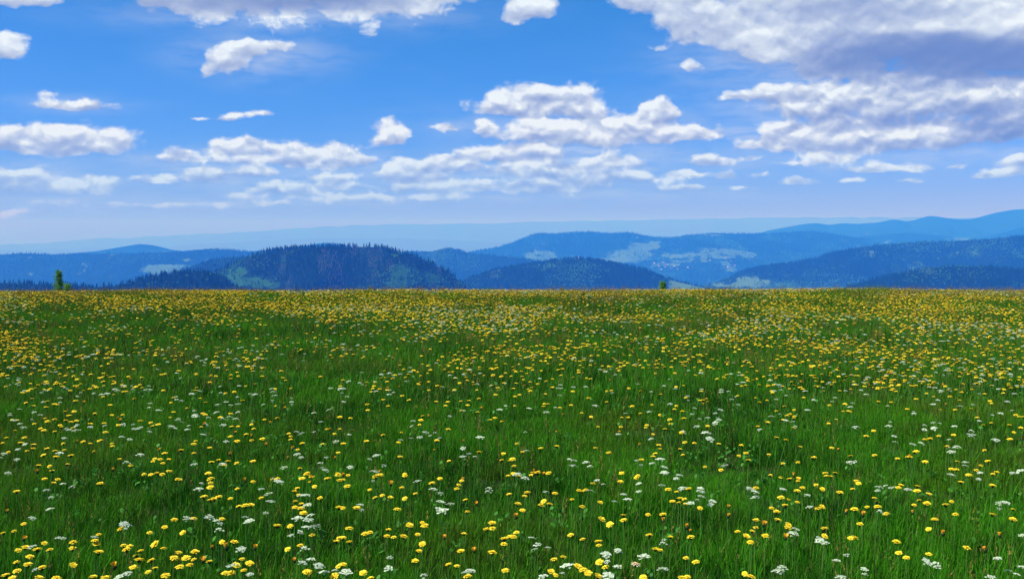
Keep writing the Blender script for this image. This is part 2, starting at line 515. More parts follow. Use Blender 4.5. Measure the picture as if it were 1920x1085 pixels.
M_ridge = hill_material('faint far ridges', (0.085, 0.08, 0.07), (0.11, 0.10, 0.08), (0.09, 0.10, 0.08), 0.0008, 0.0)
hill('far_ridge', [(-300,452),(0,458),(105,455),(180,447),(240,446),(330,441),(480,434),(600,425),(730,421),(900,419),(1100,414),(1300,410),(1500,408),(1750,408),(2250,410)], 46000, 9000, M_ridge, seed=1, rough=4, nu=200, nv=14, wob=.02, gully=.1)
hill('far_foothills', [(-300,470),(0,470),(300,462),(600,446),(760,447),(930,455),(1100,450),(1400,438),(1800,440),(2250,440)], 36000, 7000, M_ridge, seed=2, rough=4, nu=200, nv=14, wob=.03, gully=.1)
hill('far_right_mountains', [(1300,470),(1380,450),(1415,440),(1440,432),(1480,425),(1510,420),(1530,418),(1555,422),(1580,418),(1600,420),(1650,417),(1675,411),(1700,415),(1715,413),(1735,406),(1745,404),(1765,407),(1790,411),(1820,411),(1840,406),(1870,398),(1900,393),(1920,392),(2000,391),(2250,396)], 18000, 4200, M_far, seed=3, rough=.8, nu=320)
hill('right_middle_ridge', [(1500,480),(1560,455),(1590,446),(1650,440),(1700,436),(1760,441),(1800,446),(1840,446),(1880,436),(1920,425),(2000,415),(2250,400)], 15000, 3400, M_for, patches=[(1802,447,24,5,1)], seed=4)
hill('broad_forest_ridge', [(820,495),(860,480),(890,471),(920,467),(940,462),(960,455),(980,447),(1000,440),(1008,438),(1040,439),(1070,437),(1110,435),(1150,438),(1180,436),(1200,441),(1225,446),(1260,446),(1290,441),(1330,438),(1400,438),(1440,438),(1480,436),(1515,434),(1550,437),(1590,444),(1640,452),(1700,470)], 13000, 4200, M_for,
     patches=[(1012,479,32,9,1),(1205,462,30,9,1),(1185,478,55,11,1),(1225,458,16,12,1),(1150,488,55,6,1),(1310,480,70,7,1),(1360,473,40,5,1),(1330,468,30,5,.8),(1250,495,25,5,.9),(1295,490,50,4,.8),(1405,479,18,6,1),(1370,503,18,6,1),(1360,493,10,6,.9),(1340,441,25,1.5,.9),(1610,461,14,2,1)], seed=5, nu=420, nv=80, rough=.7)
hill('left_peak', [(90,485),(130,475),(180,471),(220,464),(262,457),(290,460),(320,468),(345,471),(365,468),(385,468),(400,471),(440,474),(480,470),(520,468),(560,463),(590,457),(610,455),(640,457),(680,470)], 13000, 3000, M_for, seed=6, rough=.6)
hill('left_blue_ridge', [(-350,482),(-100,477),(0,478),(20,476),(45,475),(75,476),(100,478),(140,477),(200,475),(240,476),(300,475),(350,472),(400,467),(440,469),(475,474),(520,482),(560,500)], 9000, 2600, M_for, patches=[(300,505,40,8,1),(320,499,55,3,1),(350,487,15,3,.7)], seed=7, rough=.7, nv=60)
hill('middle_hills', [(700,500),(740,478),(760,470),(790,471),(815,471),(835,466),(843,465),(855,468),(870,473),(900,477),(940,481),(970,483),(1000,487),(1050,491),(1100,500),(1200,520)], 8200, 2400, M_mix, seed=8, patches=[(990,480,25,4,.6)], rough=.8)
hill('left_middle_hill', [(300,520),(340,506),(370,497),(390,490),(420,484),(460,481),(500,482),(560,500)], 5200, 1500, M_for, seed=9, nu=120)
hill('right_wooded_hill', [(1290,548),(1340,530),(1370,520),(1400,507),(1430,500),(1480,494),(1530,484),(1560,474),(1600,466),(1650,459),(1700,456),(1750,453),(1800,452),(1860,448),(1920,443),(2050,436),(2250,430)], 6600, 2000, M_mix, patches=[(1405,525,40,12,1),(1370,533,40,6,1),(1440,515,14,4,.6)], seed=10, nu=340, nv=70)
hill('middle_forest_hill', [(840,545),(880,520),(900,516),(930,506),(970,499),(1020,493),(1045,487),(1085,484),(1120,488),(1160,496),(1200,503),(1230,515),(1260,526),(1290,533),(1330,542),(1360,560)], 5000, 1500, M_mix, patches=[(1290,537,40,8,1),(1262,528,10,3,1)], seed=11, nu=260, nv=60)
hill('right_dark_hill', [(1540,560),(1590,537),(1640,523),(1700,510),(1740,502),(1800,499),(1860,501),(1920,507),(2000,518),(2250,540)], 4000, 1200, M_for, seed=12)
hill('near_spruce_hill', [(360,540),(400,515),(420,506),(440,495),(460,486),(490,475),(520,470),(560,466),(600,464),(640,463),(700,463),(720,466),(740,473),(780,483),(810,495),(840,510),(860,527),(880,545),(910,570)], 3500, 1300, M_near,
     patches=[(440,508,26,14,1),(470,528,50,10,1),(430,520,30,12,.9),(757,515,26,22,1),(740,535,26,10,1),(795,518,36,12,.8),(742,478,9,6,1),(500,535,30,6,.7)], seed=13, nu=260, nv=90, gully=.2)
hill('front_spruce_ridge', [(-350,545),(-100,535),(0,530),(60,532),(100,533),(180,538),(215,536),(240,530),(270,522),(300,516),(330,511),(370,509),(400,512),(420,521),(440,535),(460,548),(500,575)], 2700, 900, M_for, seed=14, nu=200)

# ------------------------------------------------------------------ instancing helper (only for what nobody could count)
def instancer(name, pos, rot, scl, idx, sources, label=None):
    me = bpy.data.meshes.new(name)
    n = len(pos)
    me.vertices.add(n)
    me.vertices.foreach_set('co', np.asarray(pos, np.float32).ravel())
    a = me.attributes.new('turn', 'FLOAT_VECTOR', 'POINT'); a.data.foreach_set('vector', np.asarray(rot, np.float32).ravel())
    a = me.attributes.new('size', 'FLOAT_VECTOR', 'POINT')
    scl = np.asarray(scl, np.float32)
    if scl.ndim == 1: scl = np.stack([scl] * 3, 1)
    a.data.foreach_set('vector', scl.ravel())
    a = me.attributes.new('pick', 'INT', 'POINT'); a.data.foreach_set('value', np.asarray(idx, np.int32))
    col = bpy.data.collections.new(name + ' kinds')
    for k, m in enumerate(sources):
        so = bpy.data.objects.new('%s_kind_%02d' % (name, k), m)
        col.objects.link(so)
    g = bpy.data.node_groups.new(name, 'GeometryNodeTree')
    g.interface.new_socket('Geometry', in_out='INPUT', socket_type='NodeSocketGeometry')
    g.interface.new_socket('Geometry', in_out='OUTPUT', socket_type='NodeSocketGeometry')
    N = g.nodes; L = g.links
    gi = N.new('NodeGroupInput'); go = N.new('NodeGroupOutput')
    ci = N.new('GeometryNodeCollectionInfo'); ci.inputs['Collection'].default_value = col
    ci.inputs['Separate Children'].default_value = True; ci.inputs['Reset Children'].default_value = True
    iop = N.new('GeometryNodeInstanceOnPoints'); iop.inputs['Pick Instance'].default_value = True
    def na(nm, t):
        x = N.new('GeometryNodeInputNamedAttribute'); x.data_type = t; x.inputs['Name'].default_value = nm
        return next(s for s in x.outputs if s.enabled and s.name == 'Attribute')
    e2r = N.new('FunctionNodeEulerToRotation')
    L.new(na('turn', 'FLOAT_VECTOR'), e2r.inputs[0])
    L.new(gi.outputs[0], iop.inputs['Points']); L.new(ci.outputs[0], iop.inputs['Instance'])
    L.new(e2r.outputs[0], iop.inputs['Rotation']); L.new(na('size', 'FLOAT_VECTOR'), iop.inputs['Scale'])
    L.new(na('pick', 'INT'), iop.inputs['Instance Index'])
    L.new(iop.outputs[0], go.inputs[0])
    o = link(name, me)
    md = o.modifiers.new('scatter', 'NODES'); md.node_group = g
    o['kind'] = 'stuff'
    return o

# ------------------------------------------------------------------ trees for the hills
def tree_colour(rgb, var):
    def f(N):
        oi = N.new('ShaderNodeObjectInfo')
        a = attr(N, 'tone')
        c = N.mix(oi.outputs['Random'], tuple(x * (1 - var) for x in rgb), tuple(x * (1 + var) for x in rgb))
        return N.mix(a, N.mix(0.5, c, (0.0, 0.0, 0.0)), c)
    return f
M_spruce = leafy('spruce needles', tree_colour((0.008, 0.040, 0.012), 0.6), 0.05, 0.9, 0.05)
M_broad = leafy('broadleaf crown', tree_colour((0.060, 0.200, 0.040), 0.5), 0.2, 0.9, 0.05)
M_grey = leafy('bare grey tree', tree_colour((0.26, 0.20, 0.20), 0.3), 0.05, 0.9, 0.05)
M_bark = plain('spruce bark', (0.09, 0.06, 0.04), 0.9, 0.4, 3)

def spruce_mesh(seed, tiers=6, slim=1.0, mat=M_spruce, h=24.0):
    r = random.Random(seed); mb = MB()
    mb.tube([(0, 0, 0), (0, 0, h * .5), (0, 0, h * .97)], h * .014, h * .004, 4, 0.5, 1)
    for k in range(tiers):
        f = k / tiers
        zt = h * (1.0 - 0.78 * (1 - f) + 0.14 * (1 - f)) if k < tiers - 1 else h
        zb = h * (0.10 + 0.78 * f)
        rb = 3.4 * slim * (1 - f) ** 0.8 + 0.45
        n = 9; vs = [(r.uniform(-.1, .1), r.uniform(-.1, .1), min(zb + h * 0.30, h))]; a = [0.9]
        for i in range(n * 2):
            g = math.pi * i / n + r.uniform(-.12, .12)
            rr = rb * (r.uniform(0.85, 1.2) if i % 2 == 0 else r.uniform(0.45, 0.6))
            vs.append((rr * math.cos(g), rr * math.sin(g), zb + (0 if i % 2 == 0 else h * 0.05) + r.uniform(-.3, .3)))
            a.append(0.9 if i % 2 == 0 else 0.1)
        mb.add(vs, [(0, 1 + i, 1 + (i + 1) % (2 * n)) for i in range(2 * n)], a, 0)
    return mb.mesh('spruce', (mat, M_bark))

def broad_mesh(seed, h=16.0, mat=M_broad):
    r = random.Random(seed); mb = MB()
    mb.tube([(0, 0, 0), (0, 0, h * .5)], .3, .15, 4, .5, 1)
    for k in range(70):
        g = r.uniform(0, 6.28); v = r.uniform(-.7, 1); q = math.sqrt(1 - v * v) if abs(v) < 1 else 0
        d = Vector((q * math.cos(g), q * math.sin(g), v)); rad = r.uniform(.75, 1.1)
        c = Vector((d.x * h * .33 * rad, d.y * h * .33 * rad, h * .6 + d.z * h * .38 * rad))
        s = h * r.uniform(.09, .16)
        t = d.orthogonal().normalized(); b = d.cross(t)
        t = (t + d * r.uniform(-.5, .5)).normalized(); b = (b + d * r.uniform(-.5, .5)).normalized()
        mb.add([c + t * s, c + b * s, c - t * s, c - b * s], [(0, 1, 2, 3)], r.uniform(.3, 1), 0)
    return mb.mesh('broadleaf', (mat, M_bark))
def bare_mesh(seed, h=20.0):
    r = random.Random(seed); mb = MB()
    mb.tube([(0, 0, 0), (r.uniform(-.5, .5), 0, h * .5), (r.uniform(-.8, .8), 0, h)], .55, .12, 4, .9, 0)
    for k in range(16):
        z = h * r.uniform(.3, .95); g = r.uniform(0, 6.28); l = (h - z) * .3 + .8
        mb.add([(0, 0, z), (0, 0, z + .5), (l * math.cos(g), l * math.sin(g), z + r.uniform(-.5, .8))], [(0, 1, 2)], .9, 0)
    return mb.mesh('bare_tree', (M_grey, M_bark))
SPR = [spruce_mesh(k, slim=s) for k, s in enumerate((.8, 1.0, 1.15, .9))]
BRO = [broad_mesh(k) for k in (21, 22)]
BAR = [bare_mesh(k) for k in (31, 32)]
KINDS = SPR + BRO + BAR

def sample_hill(name, n, tmax, bias=1.0, over=True):
    V, cl, jc, ta = HILLS[name]
    nu, nj = V.shape[:2]
    u = rng.random(n) * (nu - 1.001)
    t = (rng.random(n) ** bias) * tmax
    if over: t = np.where(rng.random(n) < .06, -rng.random(n) * .04, t)
    # t -> column index
    j = np.where(t >= 0, jc + np.interp(np.abs(t), ta, np.arange(len(ta))), jc + t * jc)
    j = np.clip(j, 0, nj - 1.001)
    i0 = u.astype(int); j0 = j.astype(int); fu = (u - i0)[:, None]; fj = (j - j0)[:, None]
    P = (V[i0, j0] * (1 - fu) + V[i0 + 1, j0] * fu) * (1 - fj) + (V[i0, j0 + 1] * (1 - fu) + V[i0 + 1, j0 + 1] * fu) * fj
    c = cl[i0, j0]
    return P, c

def forest(name, hillname, n, tmax, size, broad=0.1, bare=0.0, label='', clear_thr=0.35, edge_density=0.1, bscale=0.003):
    P, c = sample_hill(hillname, n, tmax)
    keep = (c < clear_thr) | (rng.random(n) < edge_density * np.where(fbm(P[:, 0] * .01, P[:, 1] * .006, 3) > .5, 2.0, .4))
    P = P[keep]; c = c[keep]; n = len(P)
    patch = fbm(P[:, 0] * bscale, P[:, 2] * bscale * 3 + P[:, 1] * bscale * .4, 4, .6)
    u = rng.random(n)
    thr = np.clip((patch - 0.5) * 5 + broad, 0.0, 0.95)
    thr = np.where(c > .3, np.maximum(thr, .7), thr)
    streak = fbm(P[:, 0] * 0.035 + P[:, 1] * .004 + 99, P[:, 1] * .008, 3)
    idx = rng.integers(0, 4, n)
    idx = np.where(u < thr, 4 + rng.integers(0, 2, n), idx)
    isb = (rng.random(n) < bare * np.clip((streak - .5) * 8, 0.05, 1.5)) & (idx < 4)
    idx = np.where(isb, 6 + rng.integers(0, 2, n), idx)
    rot = np.zeros((n, 3)); rot[:, 2] = rng.random(n) * 6.28
    rot[:, 0] = rng.normal(0, .03, n)
    s = size * rng.uniform(.65, 1.15, n) * np.where(idx >= 4, .8, 1)
    P = P.copy(); P[:, 2] -= 1.5 * s
    return instancer(name, P, rot, s, idx, KINDS)

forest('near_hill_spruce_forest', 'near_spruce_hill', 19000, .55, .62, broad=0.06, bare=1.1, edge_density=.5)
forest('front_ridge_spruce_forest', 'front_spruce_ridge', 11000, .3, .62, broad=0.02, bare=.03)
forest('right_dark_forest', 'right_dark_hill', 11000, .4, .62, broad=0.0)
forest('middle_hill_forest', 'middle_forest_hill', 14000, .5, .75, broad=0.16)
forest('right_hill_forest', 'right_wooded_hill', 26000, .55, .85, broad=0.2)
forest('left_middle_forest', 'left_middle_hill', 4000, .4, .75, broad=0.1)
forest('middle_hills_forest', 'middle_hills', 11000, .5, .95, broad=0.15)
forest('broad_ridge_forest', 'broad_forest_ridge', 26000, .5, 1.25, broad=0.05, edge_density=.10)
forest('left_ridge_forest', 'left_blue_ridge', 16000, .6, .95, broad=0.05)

# the 300 spruces that stand out one by one along the crest and shoulders of the near hill
def ordinal(n):
    w = ['first','second','third','fourth','fifth','sixth','seventh','eighth','ninth','tenth','eleventh','twelfth','thirteenth','fourteenth','fifteenth','sixteenth','seventeenth','eighteenth','nineteenth','twentieth']
    return w[n] if n < 20 else 'later'
V, cl, jc, ta = HILLS['near_spruce_hill']
nu = V.shape[0]
us = np.sort(rng.uniform(0.06, 0.93, 300)) * (nu - 1)
place_words = ['lowest on the left foot', 'on the left foot', 'on the lower left shoulder', 'on the left shoulder', 'on the left part of the top', 'left of the middle of the top',
               'right of the middle of the top', 'on the right part of the top', 'on the right shoulder', 'on the lower right shoulder', 'low on the right end', 'lowest at the right end']
tally = {}
for k, u in enumerate(us):
    i = int(u); fu = u - i
    j = jc + (1 if rng.random() < .5 else 0)
    p = V[i, j] * (1 - fu) + V[i + 1, j] * fu
    kd = int(rng.integers(0, 4)); s = float(rng.uniform(.5, .92))
    if rng.random() < .12: s *= 1.2
    o = link('spruce_tree', SPR[kd])
    o.location = (p[0], p[1], p[2] - 1.0); o.rotation_euler = (rng.normal(0, .02), 0, rng.random() * 6.28); o.scale = (s, s, s)
    o['category'] = 'tree'; o['group'] = 'spruces along the crest of the near wooded hill'
    f = (u / (nu - 1) - .06) / .87
    z12 = min(11, int(f * 12)); sz = ['short', 'middling', 'tall', 'very tall'][0 if s < .6 else 1 if s < .72 else 2 if s < .88 else 3]
    tally[(z12, sz)] = tally.get((z12, sz), -1) + 1
    o['label'] = '%s %s spruce from left %s of near hill' % (ordinal(tally[(z12, sz)]), sz, place_words[z12])

# ------------------------------------------------------------------ haze
def haze_mat(N, o):
    p = N.new('ShaderNodeVolumePrincipled')
    p.inputs['Color'].default_value = (0.030, 0.225, 1.0, 1)
    p.inputs['Density'].default_value = 1.42e-4
    p.inputs['Anisotropy'].default_value = 0.0
    p.inputs['Absorption Color'].default_value = (1, 0.83, 1, 1)
    N.l.new(p.outputs[0], o.inputs['Volume'])
M_haze = material('blue valley haze', haze_mat)
hx, z0, z1 = 54000.0, -1025.0, 335.0
bv = [(-hx, -hx, z0), (hx, -hx, z0), (hx, hx, z0), (-hx, hx, z0), (-hx, -hx, z1), (hx, -hx, z1), (hx, hx, z1), (-hx, hx, z1)]
o = link('haze', pymesh('haze', bv, [(0, 3, 2, 1), (4, 5, 6, 7), (0, 1, 5, 4), (1, 2, 6, 5), (2, 3, 7, 6), (3, 0, 4, 7)]), M_haze)
o['kind'] = 'stuff'
# ------------------------------------------------------------------ meadow grass
def grass_colour(N):
    oi = N.new('ShaderNodeObjectInfo')
    loc = oi.outputs['Location']
    n1 = N.noise(loc, 0.85, 4, 0.6); n2 = N.noise(loc, 0.35, 3, 0.6); n3 = N.noise(loc, 3.2, 3, 0.6)
    a = attr(N, 'tone')
    g = N.mix(N.ramp(n1.outputs[0], .38, .60), (0.007, 0.072, 0.002), (0.044, 0.215, 0.003))
    g = N.mix(N.math('MULTIPLY', N.ramp(n2.outputs[0], .48, .66), 0.8), g, (0.085, 0.145, 0.006))
    g = N.mix(N.math('MULTIPLY', N.ramp(n3.outputs[0], .52, .72), 0.6), g, (0.085, 0.095, 0.010))
    g = N.mix(N.math('MULTIPLY', oi.outputs['Random'], 0.35), g, (0.008, 0.110, 0.006))
    # blades of a tuft differ: fresh light ones, ordinary ones, a few dry ones
    g = N.mix(N.ramp(a, .70, .88), g, (0.095, 0.350, 0.012))
    g = N.mix(N.ramp(a, .93, .95), g, (0.17, 0.145, 0.050))
    return g
M_grass = leafy('meadow grass', grass_colour, 0.32, 0.7, 0.08)
M_stalk = leafy('grass stalk', lambda N: N.mix(attr(N, 'tone'), (0.070, 0.120, 0.012), (0.260, 0.180, 0.040)), 0.15, 0.7, 0.1)

def blade(mb, r, x, y, h, w, lean, az, tone, seg=4):
    dx, dy = math.cos(az), math.sin(az)
    ax, ay = -dy, dx
    tw = r.uniform(-1.0, 1.0)
    vs = []
    for k in range(seg + 1):
        t = k / seg
        off = lean * t * t * h
        zz = h * t * (1 - 0.25 * lean * t)
        ww = w * (1 - t ** 2.0) * 0.5 + 0.0002
        c, s = math.cos(tw * t), math.sin(tw * t)
        bx, by = ax * c + dx * s, ay * c + dy * s
        px, py = x + dx * off, y + dy * off
        if k < seg:
            vs.append((px - bx * ww, py - by * ww, zz)); vs.append((px + bx * ww, py + by * ww, zz))
        else:
            vs.append((px, py, zz))
    fs = [(2 * k, 2 * k + 1, 2 * k + 3, 2 * k + 2) for k in range(seg - 1)] + [(2 * seg - 2, 2 * seg - 1, 2 * seg)]
    mb.add(vs, fs, tone, 0)
def tuft(seed, n, rad, hmin, hmax, w, seg=4):
    r = random.Random(seed); mb = MB()
    for k in range(n):
        g = r.uniform(0, 6.283); q = rad * math.sqrt(r.random())
        h = r.uniform(hmin, hmax) * (1.12 if r.random() < .12 else 1)
        blade(mb, r, q * math.cos(g), q * math.sin(g), h, w * r.uniform(.6, 1.25), max(0.02, r.gauss(.27, .22)), r.uniform(0, 6.283), r.random(), seg)
    return mb.mesh('grass_tuft', (M_grass,), True)
NEAR_T = [tuft(100 + k, 90, .12, .07, .17, .0024) for k in range(7)] + [tuft(150 + k, 46, .13, .05, .13, .0055) for k in range(2)]
FAR_T = [tuft(200 + k, 64, .16, .08, .19, .0042, 3) for k in range(6)]

def wedge(n_per_m2, y0, y1, slope=0.53, margin=2.2):
    A = (slope * (y1 ** 2 - y0 ** 2) / 2 + margin * (y1 - y0)) * 2
    n = int(A * n_per_m2)
    y = np.sqrt(rng.random(n) * (y1 ** 2 - y0 ** 2) + y0 ** 2)
    y = np.where(rng.random(n) < margin / (margin + slope * (y0 + y1) / 2), y0 + (y1 - y0) * rng.random(n), y)
    x = (rng.random(n) * 2 - 1) * (slope * y + margin)
    return x, y
def on_ground(x, y, dz=0.0):
    return np.stack([x, y, ground_z(x, y) + dz], 1)
def tuft_size(x, y):
    s = 0.80 + 0.9 * (fbm(x * 1.5 + 7, y * 1.5 + 3, 3) - .42)
    s = s * (1 - 0.55 * np.exp(-(((x - 1.55) / .30) ** 2 + ((y - 6.9) / .35) ** 2)))     # tufts shortened so that a shadowy low spot reads dark
    return s
def grass_layer(name, dens, y0, y1, src, nsrc, lo=.85, hi=1.15):
    x, y = wedge(dens, y0, y1)
    n = len(x)
    rot = np.zeros((n, 3)); rot[:, 2] = rng.random(n) * 6.283
    rot[:, 0] = rng.normal(0, .06, n); rot[:, 1] = rng.normal(0, .06, n)
    s = tuft_size(x, y) * rng.uniform(lo, hi, n) * (1 + .28 * np.clip((y - 15) / 6, 0, 1))
    sc = np.stack([np.clip(s, .8, 1.3), np.clip(s, .8, 1.3), s], 1)
    return instancer(name, on_ground(x, y, -.005), rot, sc, rng.integers(0, nsrc, n), src)
grass_layer('meadow_grass_near', 128, 1.6, 9.0, NEAR_T, len(NEAR_T))
grass_layer('meadow_grass_far', 74, 8.9, 32, FAR_T, len(FAR_T))

# low broad leaves of meadow herbs between the blades
M_herb = leafy('herb leaves', lambda N: N.mix(attr(N, 'tone'), (0.014, 0.090, 0.008), (0.070, 0.260, 0.020)), 0.3, 0.6, 0.15)
def herb(seed):
    r = random.Random(seed); mb = MB()
    for k in range(9):
        g = r.uniform(0, 6.28); L = r.uniform(.025, .06); w = L * r.uniform(.16, .34); up = r.uniform(.5, 1.25); x0, y0, z0_ = r.uniform(-.05, .05), r.uniform(-.05, .05), r.uniform(.05, .12)
        c, s = math.cos(g), math.sin(g); vs = []
        for t, ww in ((0, .15), (.35, 1), (.7, .8), (1, .05)):
            d = L * t * math.cos(up); z = z0_ + L * t * math.sin(up) - .3 * L * t * t
            vs += [(x0 + c * d - s * w * ww, y0 + s * d + c * w * ww, z), (x0 + c * d + s * w * ww, y0 + s * d - c * w * ww, z)]
        mb.add(vs, [(0, 1, 3, 2), (2, 3, 5, 4), (4, 5, 7, 6)], r.uniform(.1, 1))
    return mb.mesh('herb', (M_herb,), True)
HERB = [herb(250 + k) for k in range(4)]
x, y = wedge(34, 1.6, 13); n = len(x)
keep = fbm(x * .8 + 31, y * .8 + 77, 3) > rng.uniform(.25, .75, n); x, y = x[keep], y[keep]; n = len(x)
rot = np.zeros((n, 3)); rot[:, 2] = rng.random(n) * 6.283
instancer('meadow_herbs', on_ground(x, y), rot, rng.uniform(.45, .9, n), rng.integers(0, 4, n), HERB)

# flowering grass stalks, brownish heads, a little taller than the rest; they fringe the brow of the hill
def stalk(seed):
    r = random.Random(seed); mb = MB()
    for q in range(3):
        x, y = r.uniform(-.08, .08), r.uniform(-.08, .08)
        h = r.uniform(.26, .36); lx, ly = r.uniform(-.05, .05), r.uniform(-.05, .05)
        w = .0011
        for (ax, ay) in ((1, 0), (0, 1)):
            pts = [(x + lx * t * t, y + ly * t * t, h * t) for t in (0, .5, .8)]
            vs = []
            for p in pts: vs += [(p[0] - ax * w, p[1] - ay * w, p[2]), (p[0] + ax * w, p[1] + ay * w, p[2])]
            mb.add(vs, [(0, 1, 3, 2), (2, 3, 5, 4)], .15)
        for k in range(9):                                   # panicle
            t = .72 + .28 * k / 8; g = r.uniform(0, 6.28); l = .012 * (1.1 - (t - .72) / .28) + .002
            bx, by, bz = x + lx * t * t, y + ly * t * t, h * t
            mb.add([(bx, by, bz), (bx + l * math.cos(g), by + l * math.sin(g), bz + .012), (bx + .3 * l * math.cos(g + .8), by + .3 * l * math.sin(g + .8), bz + .017)], [(0, 1, 2)], r.uniform(.6, 1))
    return mb.mesh('stalk', (M_stalk,))
ST = [stalk(300 + k) for k in range(5)]
def stalk_layer(name, dens, y0, y1, lo, hi):
    x, y = wedge(dens, y0, y1); n = len(x)
    keep = fbm(x * .5 + 50, y * .5 + 20, 3) > rng.uniform(.2, .7, n); x, y = x[keep], y[keep]; n = len(x)
    rot = np.zeros((n, 3)); rot[:, 2] = rng.random(n) * 6.283; rot[:, 0] = rng.normal(0, .08, n)
    return instancer(name, on_ground(x, y), rot, rng.uniform(lo, hi, n), rng.integers(0, 5, n), ST)
stalk_layer('grass_stalks_near', 7, 1.8, 12, .7, .95)
stalk_layer('grass_stalks_far', 20, 10, 19, .65, .95)
stalk_layer('grass_stalks_brow', 36, 19, 27.5, .65, 1.0)

# ------------------------------------------------------------------ flowers
def petal_col(N):
    a = attr(N, 'tone'); oi = N.new('ShaderNodeObjectInfo')
    c = N.mix(a, (0.88, 0.58, 0.010), (0.93, 0.80, 0.050))
    return N.mix(N.math('MULTIPLY', oi.outputs['Random'], .35), c, (0.90, 0.58, 0.006))
M_petal = leafy('yellow petals', petal_col, 0.25, 0.6, 0.2)
M_bud = leafy('orange bud petals', lambda N: N.mix(attr(N, 'tone'), (0.50, 0.17, 0.02), (0.88, 0.50, 0.03)), 0.15, 0.6, 0.1)
M_calyx = leafy('dark green calyx', lambda N: N.mix(attr(N, 'tone'), (0.012, 0.030, 0.010), (0.04, 0.07, 0.02)), 0.05, 0.7, 0.2)
M_stem = leafy('flower stem', lambda N: N.mix(attr(N, 'tone'), (0.045, 0.150, 0.012), (0.08, 0.24, 0.03)), 0.15, 0.6, 0.2)
M_white = leafy('white florets', lambda N: N.mix(attr(N, 'tone'), (0.34, 0.44, 0.20), (0.72, 0.80, 0.60)), 0.25, 0.7, 0.1)
M_cream = leafy('pale cream petals', lambda N: N.mix(attr(N, 'tone'), (0.86, 0.52, 0.14), (0.88, 0.80, 0.58)), 0.25, 0.7, 0.1)

def yellow_head(seed, R_=.0195, lift=0.0, n=17, mat=M_petal, simple=False):
    """flat open composite flower, origin under the head"""
    r = random.Random(seed); mb = MB()
    layers = ((1.0, -.08, n, .9), (.80, .18, n - 3, .8), (.50, .5, n - 7, .6)) if not simple else ((1.0, .0, 9, .85), (.62, .5, 6, .6))
    for rad, up, m, tone in layers:
        for k in range(m):
            g = 2 * math.pi * (k + r.uniform(-.25, .25)) / m
            L = R_ * rad * r.uniform(.86, 1.1); e = up + lift + r.uniform(-.14, .14)
            wd = R_ * (2.6 / m if not simple else 3.2 / m) * rad ** .5
            c, s = math.cos(g), math.sin(g)
            def P(t, w, zz=0): return (c * t * math.cos(e) - s * w, s * t * math.cos(e) + c * w, .009 + t * math.sin(e) + zz)
            tn = tone * r.uniform(.8, 1.1)
            mb.add([P(.0015, 0), P(L * .75, -wd, .0006), P(L, -wd * .55), P(L * .94, 0), P(L, wd * .55), P(L * .75, wd, .0006)],
                   [(0, 1, 2, 3), (0, 3, 4, 5)], tn)
    # the tuft of short florets in the middle
    vs = [(0, 0, .0145)]; m = 7
    for k in range(m): vs.append((R_ * .26 * math.cos(2 * math.pi * k / m), R_ * .26 * math.sin(2 * math.pi * k / m), .0115))
    mb.add(vs, [(0, 1 + k, 1 + (k + 1) % m) for k in range(m)], .15)
    return mb.mesh('petals', (mat,))
def bud_head(seed, open_=.5):
    r = random.Random(seed); mb = MB()
    for k in range(14):
        g = 2 * math.pi * k / 14 + r.uniform(-.1, .1); L = .012 + .004 * open_
        rr0, rr1 = .0045, .005 + .008 * open_ * r.uniform(.7, 1.2)
        c, s = math.cos(g), math.sin(g); w = .0018
        mb.add([(c * rr0 - s * w, s * rr0 + c * w, .008), (c * rr0 + s * w, s * rr0 - c * w, .008), (c * rr1 + s * w, s * rr1 - c * w, .008 + L), (c * rr1 - s * w, s * rr1 + c * w, .008 + L)], [(0, 1, 2, 3)], r.uniform(.2, 1))
    vs = [(0, 0, .019)]
    for k in range(7): vs.append((.006 * math.cos(.9 * k), .006 * math.sin(.9 * k), .016))
    mb.add(vs, [(0, 1 + k, 1 + (k + 1) % 7) for k in range(7)], .9)
    return mb.mesh('petals', (M_bud,))
def calyx_mesh():
    mb = MB(); n = 8
    prof = [(.0015, -.004), (.0062, .000), (.0068, .006), (.0055, .0105)]
    vs = [(a * math.cos(2 * math.pi * k / n), a * math.sin(2 * math.pi * k / n), z) for a, z in prof for k in range(n)]
    fs = [(i * n + k, i * n + (k + 1) % n, (i + 1) * n + (k + 1) % n, (i + 1) * n + k) for i in range(3) for k in range(n)]
    mb.add(vs, fs, .3)
    for k in range(n):
        g = 2 * math.pi * k / n
        c, s = math.cos(g), math.sin(g)
        mb.add([(c * .0062 - s * .0018, s * .0062 + c * .0018, .002), (c * .0062 + s * .0018, s * .0062 - c * .0018, .002), (c * .0098, s * .0098, .008)], [(0, 1, 2)], .6)
    return mb.mesh('calyx', (M_calyx,))
def stem_mesh(seed, h=.27, r0=.0017, branch=0):
    """stem whose top is at the origin of the head; origin at the ground"""
    r = random.Random(seed); mb = MB()
    bx, by = r.uniform(-.02, .02), r.uniform(-.02, .02)
    mb.tube([(bx, by, -.01), (bx * .7, by * .7, h * .4), (bx * .2, by * .2, h * .8), (0, 0, h)], r0 * 1.2, r0 * .8, 5, .6)
    return mb.mesh('stem', (M_stem,)), bx, by
HY = [yellow_head(400 + k, lift=(-.12, .0, .1, .22)[k % 4]) for k in range(8)]
HB = [bud_head(420 + k, (.25, .6, 1.0)[k % 3]) for k in range(4)]
HC = [yellow_head(430, mat=M_cream, lift=-.1)]
CAL = calyx_mesh()
H0 = .25
STEMS = [stem_mesh(440 + k, H0)[0] for k in range(5)]

